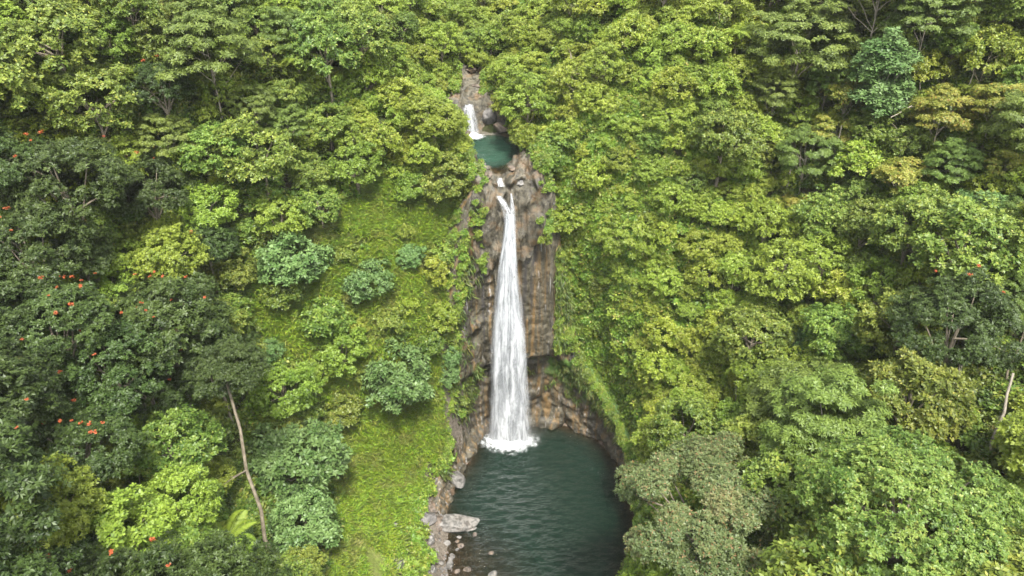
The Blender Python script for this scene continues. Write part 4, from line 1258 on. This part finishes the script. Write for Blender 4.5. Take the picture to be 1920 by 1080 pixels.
sr_ = np.random.default_rng(99)
def steepness(x, y):
    e = .4
    g = ground(x, y)
    return np.sqrt(1 + ((ground(x + e, y) - g) / e) ** 2 + ((ground(x, y + e) - g) / e) ** 2)
n = 170000
sx, sy = sr_.uniform(-75, 75, n), sr_.uniform(4, 135, n)
sz = ground(sx, sy)
su, sv_, sdp = proj(sx, sy, sz)
ok = (su > -420) & (su < 2340) & (sv_ > -300) & (sv_ < 1350) & (sdp > 20) & (sdist(sx, sy, POOL) > np.where(sx > 4.6, .6, np.where(sy > 52, .8, 1.6))) & ~in_bed(sx, sy)
ok &= sr_.random(n) < .22 * np.minimum(steepness(sx, sy), 5.)
rockz = inpoly(su, sv_, ROCK_Z) & (sdist(sx, sy, POOL) < np.where(sx > 4.6, .5, np.where(sy > 61, 9, np.where(sy > 52, .8, 2.0))))
gz = inpoly(su, sv_, GRASS_Z)
ok &= ~rockz
patch = fbm(P3(sx * .16, sy * .16, 2.), 3)
ok &= ~(gz & (sv_ > 790) & (su > 610))
ok &= ~(gz & (patch < .50) & (sr_.random(n) < .85))
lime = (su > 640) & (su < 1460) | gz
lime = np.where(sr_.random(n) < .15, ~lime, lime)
def rots(n_, tilt=.25):
    return np.stack([sr_.normal(0, tilt, n_), sr_.normal(0, tilt, n_), sr_.uniform(0, 6.28, n_)], 1)
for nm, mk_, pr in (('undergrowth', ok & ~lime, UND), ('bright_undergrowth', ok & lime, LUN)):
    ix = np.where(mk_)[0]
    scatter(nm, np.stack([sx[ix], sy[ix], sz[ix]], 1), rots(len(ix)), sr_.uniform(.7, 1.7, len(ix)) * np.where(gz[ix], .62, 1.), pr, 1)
    print(nm, len(ix))
n = 420000
sx, sy = sr_.uniform(-34, 3, n), sr_.uniform(22, 74, n)
sz = ground(sx, sy)
su, sv_, sdp = proj(sx, sy, sz)
dpp = sdist(sx, sy, POOL)
edge = fbm(P3(sx * .35, sy * .35, 8.), 4)
gk = (sr_.random(n) < .25 * np.minimum(steepness(sx, sy), 4.)) & inpoly(su, sv_, GRASS_Z) & ((dpp > np.where(sy > 53, 1.7, 2.5) + 3.2 * (edge - .4)) | (dpp > 4.5)) & ~in_bed(sx, sy) & (edge > .36 + .25 * (fbm(P3(sx * .12, sy * .12, 4.), 2) - .5))
ix = np.where(gk)[0]
scatter('grass', np.stack([sx[ix], sy[ix], sz[ix]], 1), rots(len(ix), .2), sr_.uniform(.6, 1.35, len(ix)), GRA, 2)
print('grass', len(ix))

# hanging plants on the cliff: drooping tufts on the moss of the alcove and round its rim
def hang_mesh(seed, m, n=26, Lr=.75):
    r = np.random.default_rng(seed)
    P = r.normal(0, .2, (n, 3))
    d = unit(np.stack([r.normal(0, .5, n), -np.abs(r.normal(.5, .3, n)), -r.uniform(.2, 1.2, n)], 1))
    V, F = leaf_arrays(P, d, np.tile([[0, -1., .5]], (n, 1)) + r.normal(0, .3, (n, 3)), Lr * r.uniform(.5, 1.2, n), np.full(n, .12), .25)
    return mk('hanging', V, F, m, np.repeat(np.clip(r.normal(.5, .25, n), 0, 1), 4))
HNG = [hang_mesh(240 + i, M['hang']) for i in range(4)]
ii, jj = np.meshgrid(np.arange(nu), np.arange(nvv), indexing='ij')
zt = C[:, 2][ii]
zq = ZC[ii, jj]; xq = XC[ii, jj]; yq = YC[ii, jj]
prob = np.zeros(ii.shape)
prob += .55 * (xq > 5.0) * sm(3.0, .5, zt - zq) * (zq > 4.4)                    # rim of the right alcove
prob += .30 * (xq > 4.6) * (zq > 12)
prob += .10 * (xq > 6) * (zq > 4.2)
prob += .10 * (xq > 1.5) * (zq > 5) * (zq < 9.5)
prob += .16 * (xq < -3.4) * (zq > 2.5)
prob *= .55 * (fbm(P3(xq * .5, yq * .5, zq * .5), 3) > .48)
sel = sr_.random(ii.shape) < prob
hp = np.stack([xq[sel], yq[sel], zq[sel]], 1)
yaw = np.arctan2(ny[ii[sel]], nx[ii[sel]]) + np.pi / 2
scatter('hanging_plants', hp, np.stack([sr_.normal(0, .15, len(hp)), sr_.normal(0, .15, len(hp)), yaw + sr_.normal(0, .4, len(hp))], 1), sr_.uniform(.6, 1.3, len(hp)) * np.where(hp[:, 0] > 6, .7, 1.), HNG, 3)
print('hang', len(hp))

# leafy plants clothing the steep right flank and the rim of the alcove
nxg, nyg = len(gx), len(gy)
tf = grid_faces(nxg, nyg)
tc_ = V3[tf].mean(1)
tf = tf[(tc_[:, 0] > 4.4) & (tc_[:, 0] < 15) & (tc_[:, 1] > 44) & (tc_[:, 1] < 71) & (tc_[:, 2] > .5)]
q0, q1, q2, q3 = (V3[tf[:, k]] for k in range(4))
cr_ = np.cross(q2 - q0, q3 - q1)
ar_ = np.linalg.norm(cr_, axis=1) / 2
nf_ = unit(cr_)
nf_ = nf_ * np.sign(nf_[:, 2:3] + 1e-9)
pick = sr_.choice(len(tf), int(ar_.sum() * 2.2), p=ar_ / ar_.sum())
ua, ub = sr_.random((len(pick), 1)), sr_.random((len(pick), 1))
ptsA = (q0[pick] * (1 - ua) + q1[pick] * ua) * (1 - ub) + (q3[pick] * (1 - ua) + q2[pick] * ua) * ub
nA = nf_[pick]
kp = (sdist(ptsA[:, 0], ptsA[:, 1], POOL) < 7) & (ptsA[:, 2] > np.interp(ptsA[:, 0], [5, 7.4, 9.7, 11.5, 12.5], [9.6, 9.4, 7.4, 6.0, 4.8])) & ~in_bed(ptsA[:, 0], ptsA[:, 1])
ptsA, nA = ptsA[kp] + nA[kp] * .25, nA[kp]
cm = (XA > 5.2) & (np.arange(nvv + 8)[None, :] >= nvv) & (sr_.random(XA.shape) < .25)
cm |= (XA < -4.4) & (np.arange(nvv + 8)[None, :] >= nvv - 16) & (ZA > 3) & (sr_.random(XA.shape) < .26)
cm |= (XA > 4.7) & (XA < 6.5) & (ZA > 11) & (sr_.random(XA.shape) < .12)
cm |= (XA > 5.2) & (np.arange(nvv + 8)[None, :] >= nvv - 9) & (sr_.random(XA.shape) < .12)
ptsB = np.stack([XA[cm], YA[cm], ZA[cm]], 1)
em = ((dch > wr - .9) & (BY < 66) & (BZ > 21) & ~drop_.reshape(BX.shape) & (sr_.random(BX.shape) < .07 + .05 * (fbm(P3(BX * .6, BZ * .5, 1.), 2) > .5)))
em |= (dch > np.where(BY > 75.5, np.where(BX > xc(BY), 1.15, 1.5), np.where(BX > xc(BY), 2.5, 3.2))) & (BY > 66) & (sr_.random(BX.shape) < np.where(BY > 75, .11, .06)) & (basin(BX, BY) > 1.25)
ptsB = np.vstack([ptsB, np.stack([BXd[em], BYd[em], BZ[em]], 1)])
pp_ = np.vstack([ptsA, ptsB])
nn_ = np.vstack([nA, np.tile([[-.45, -.55, .7]], (len(ptsB), 1))])
tilt_ = np.arccos(np.clip(nn_[:, 2], -1, 1)) * .8
az_ = np.arctan2(nn_[:, 1], nn_[:, 0])
er = []
for t_, a_ in zip(tilt_, az_):
    e_ = (Matrix.Rotation(a_, 3, 'Z') @ Matrix.Rotation(t_, 3, 'Y') @ Matrix.Rotation(random.uniform(0, 6.28), 3, 'Z')).to_euler()
    er.append(e_[:])
scatter('rim_plants', pp_, np.array(er), sr_.uniform(.6, 1.35, len(pp_)) * np.where(np.arange(len(pp_)) < len(ptsA), 1., .62), LUN + UND[:1], 6)
print('rim', len(pp_))

# gravel on the near left shore and on the shelf under the shallow water
n = 4200
px_, py_ = sr_.uniform(-10.5, 1.5, n), sr_.uniform(33, 51, n)
dq = sdist(px_, py_, POOL)
okg = (dq < 2.2) & (dq > -4.5) & (sr_.random(n) < np.where(dq > 0, .9, .55))
shp = sm(11.5, 6.0, np.hypot(px_ + 6.5, py_ - 40))
pz = np.where(dq > 0, ground(px_, py_), -np.clip(np.minimum(-dq * .75, 2.6), -.4, 3) * (1 - .8 * shp) - .03)
ix = np.where(okg)[0]
GR = [rock_mesh(60 + i, M[('stone', 'stonebrown', 'stone', 'stonedark')[i]], .6) for i in range(4)]
scatter('gravel', np.stack([px_[ix], py_[ix], pz[ix]], 1), rots(len(ix), .4), .06 + .2 * sr_.random(len(ix)) ** 2.5, GR, 4)
print('things', len(THINGS), 'tris', sum(len(m.polygons) for m in bpy.data.meshes))
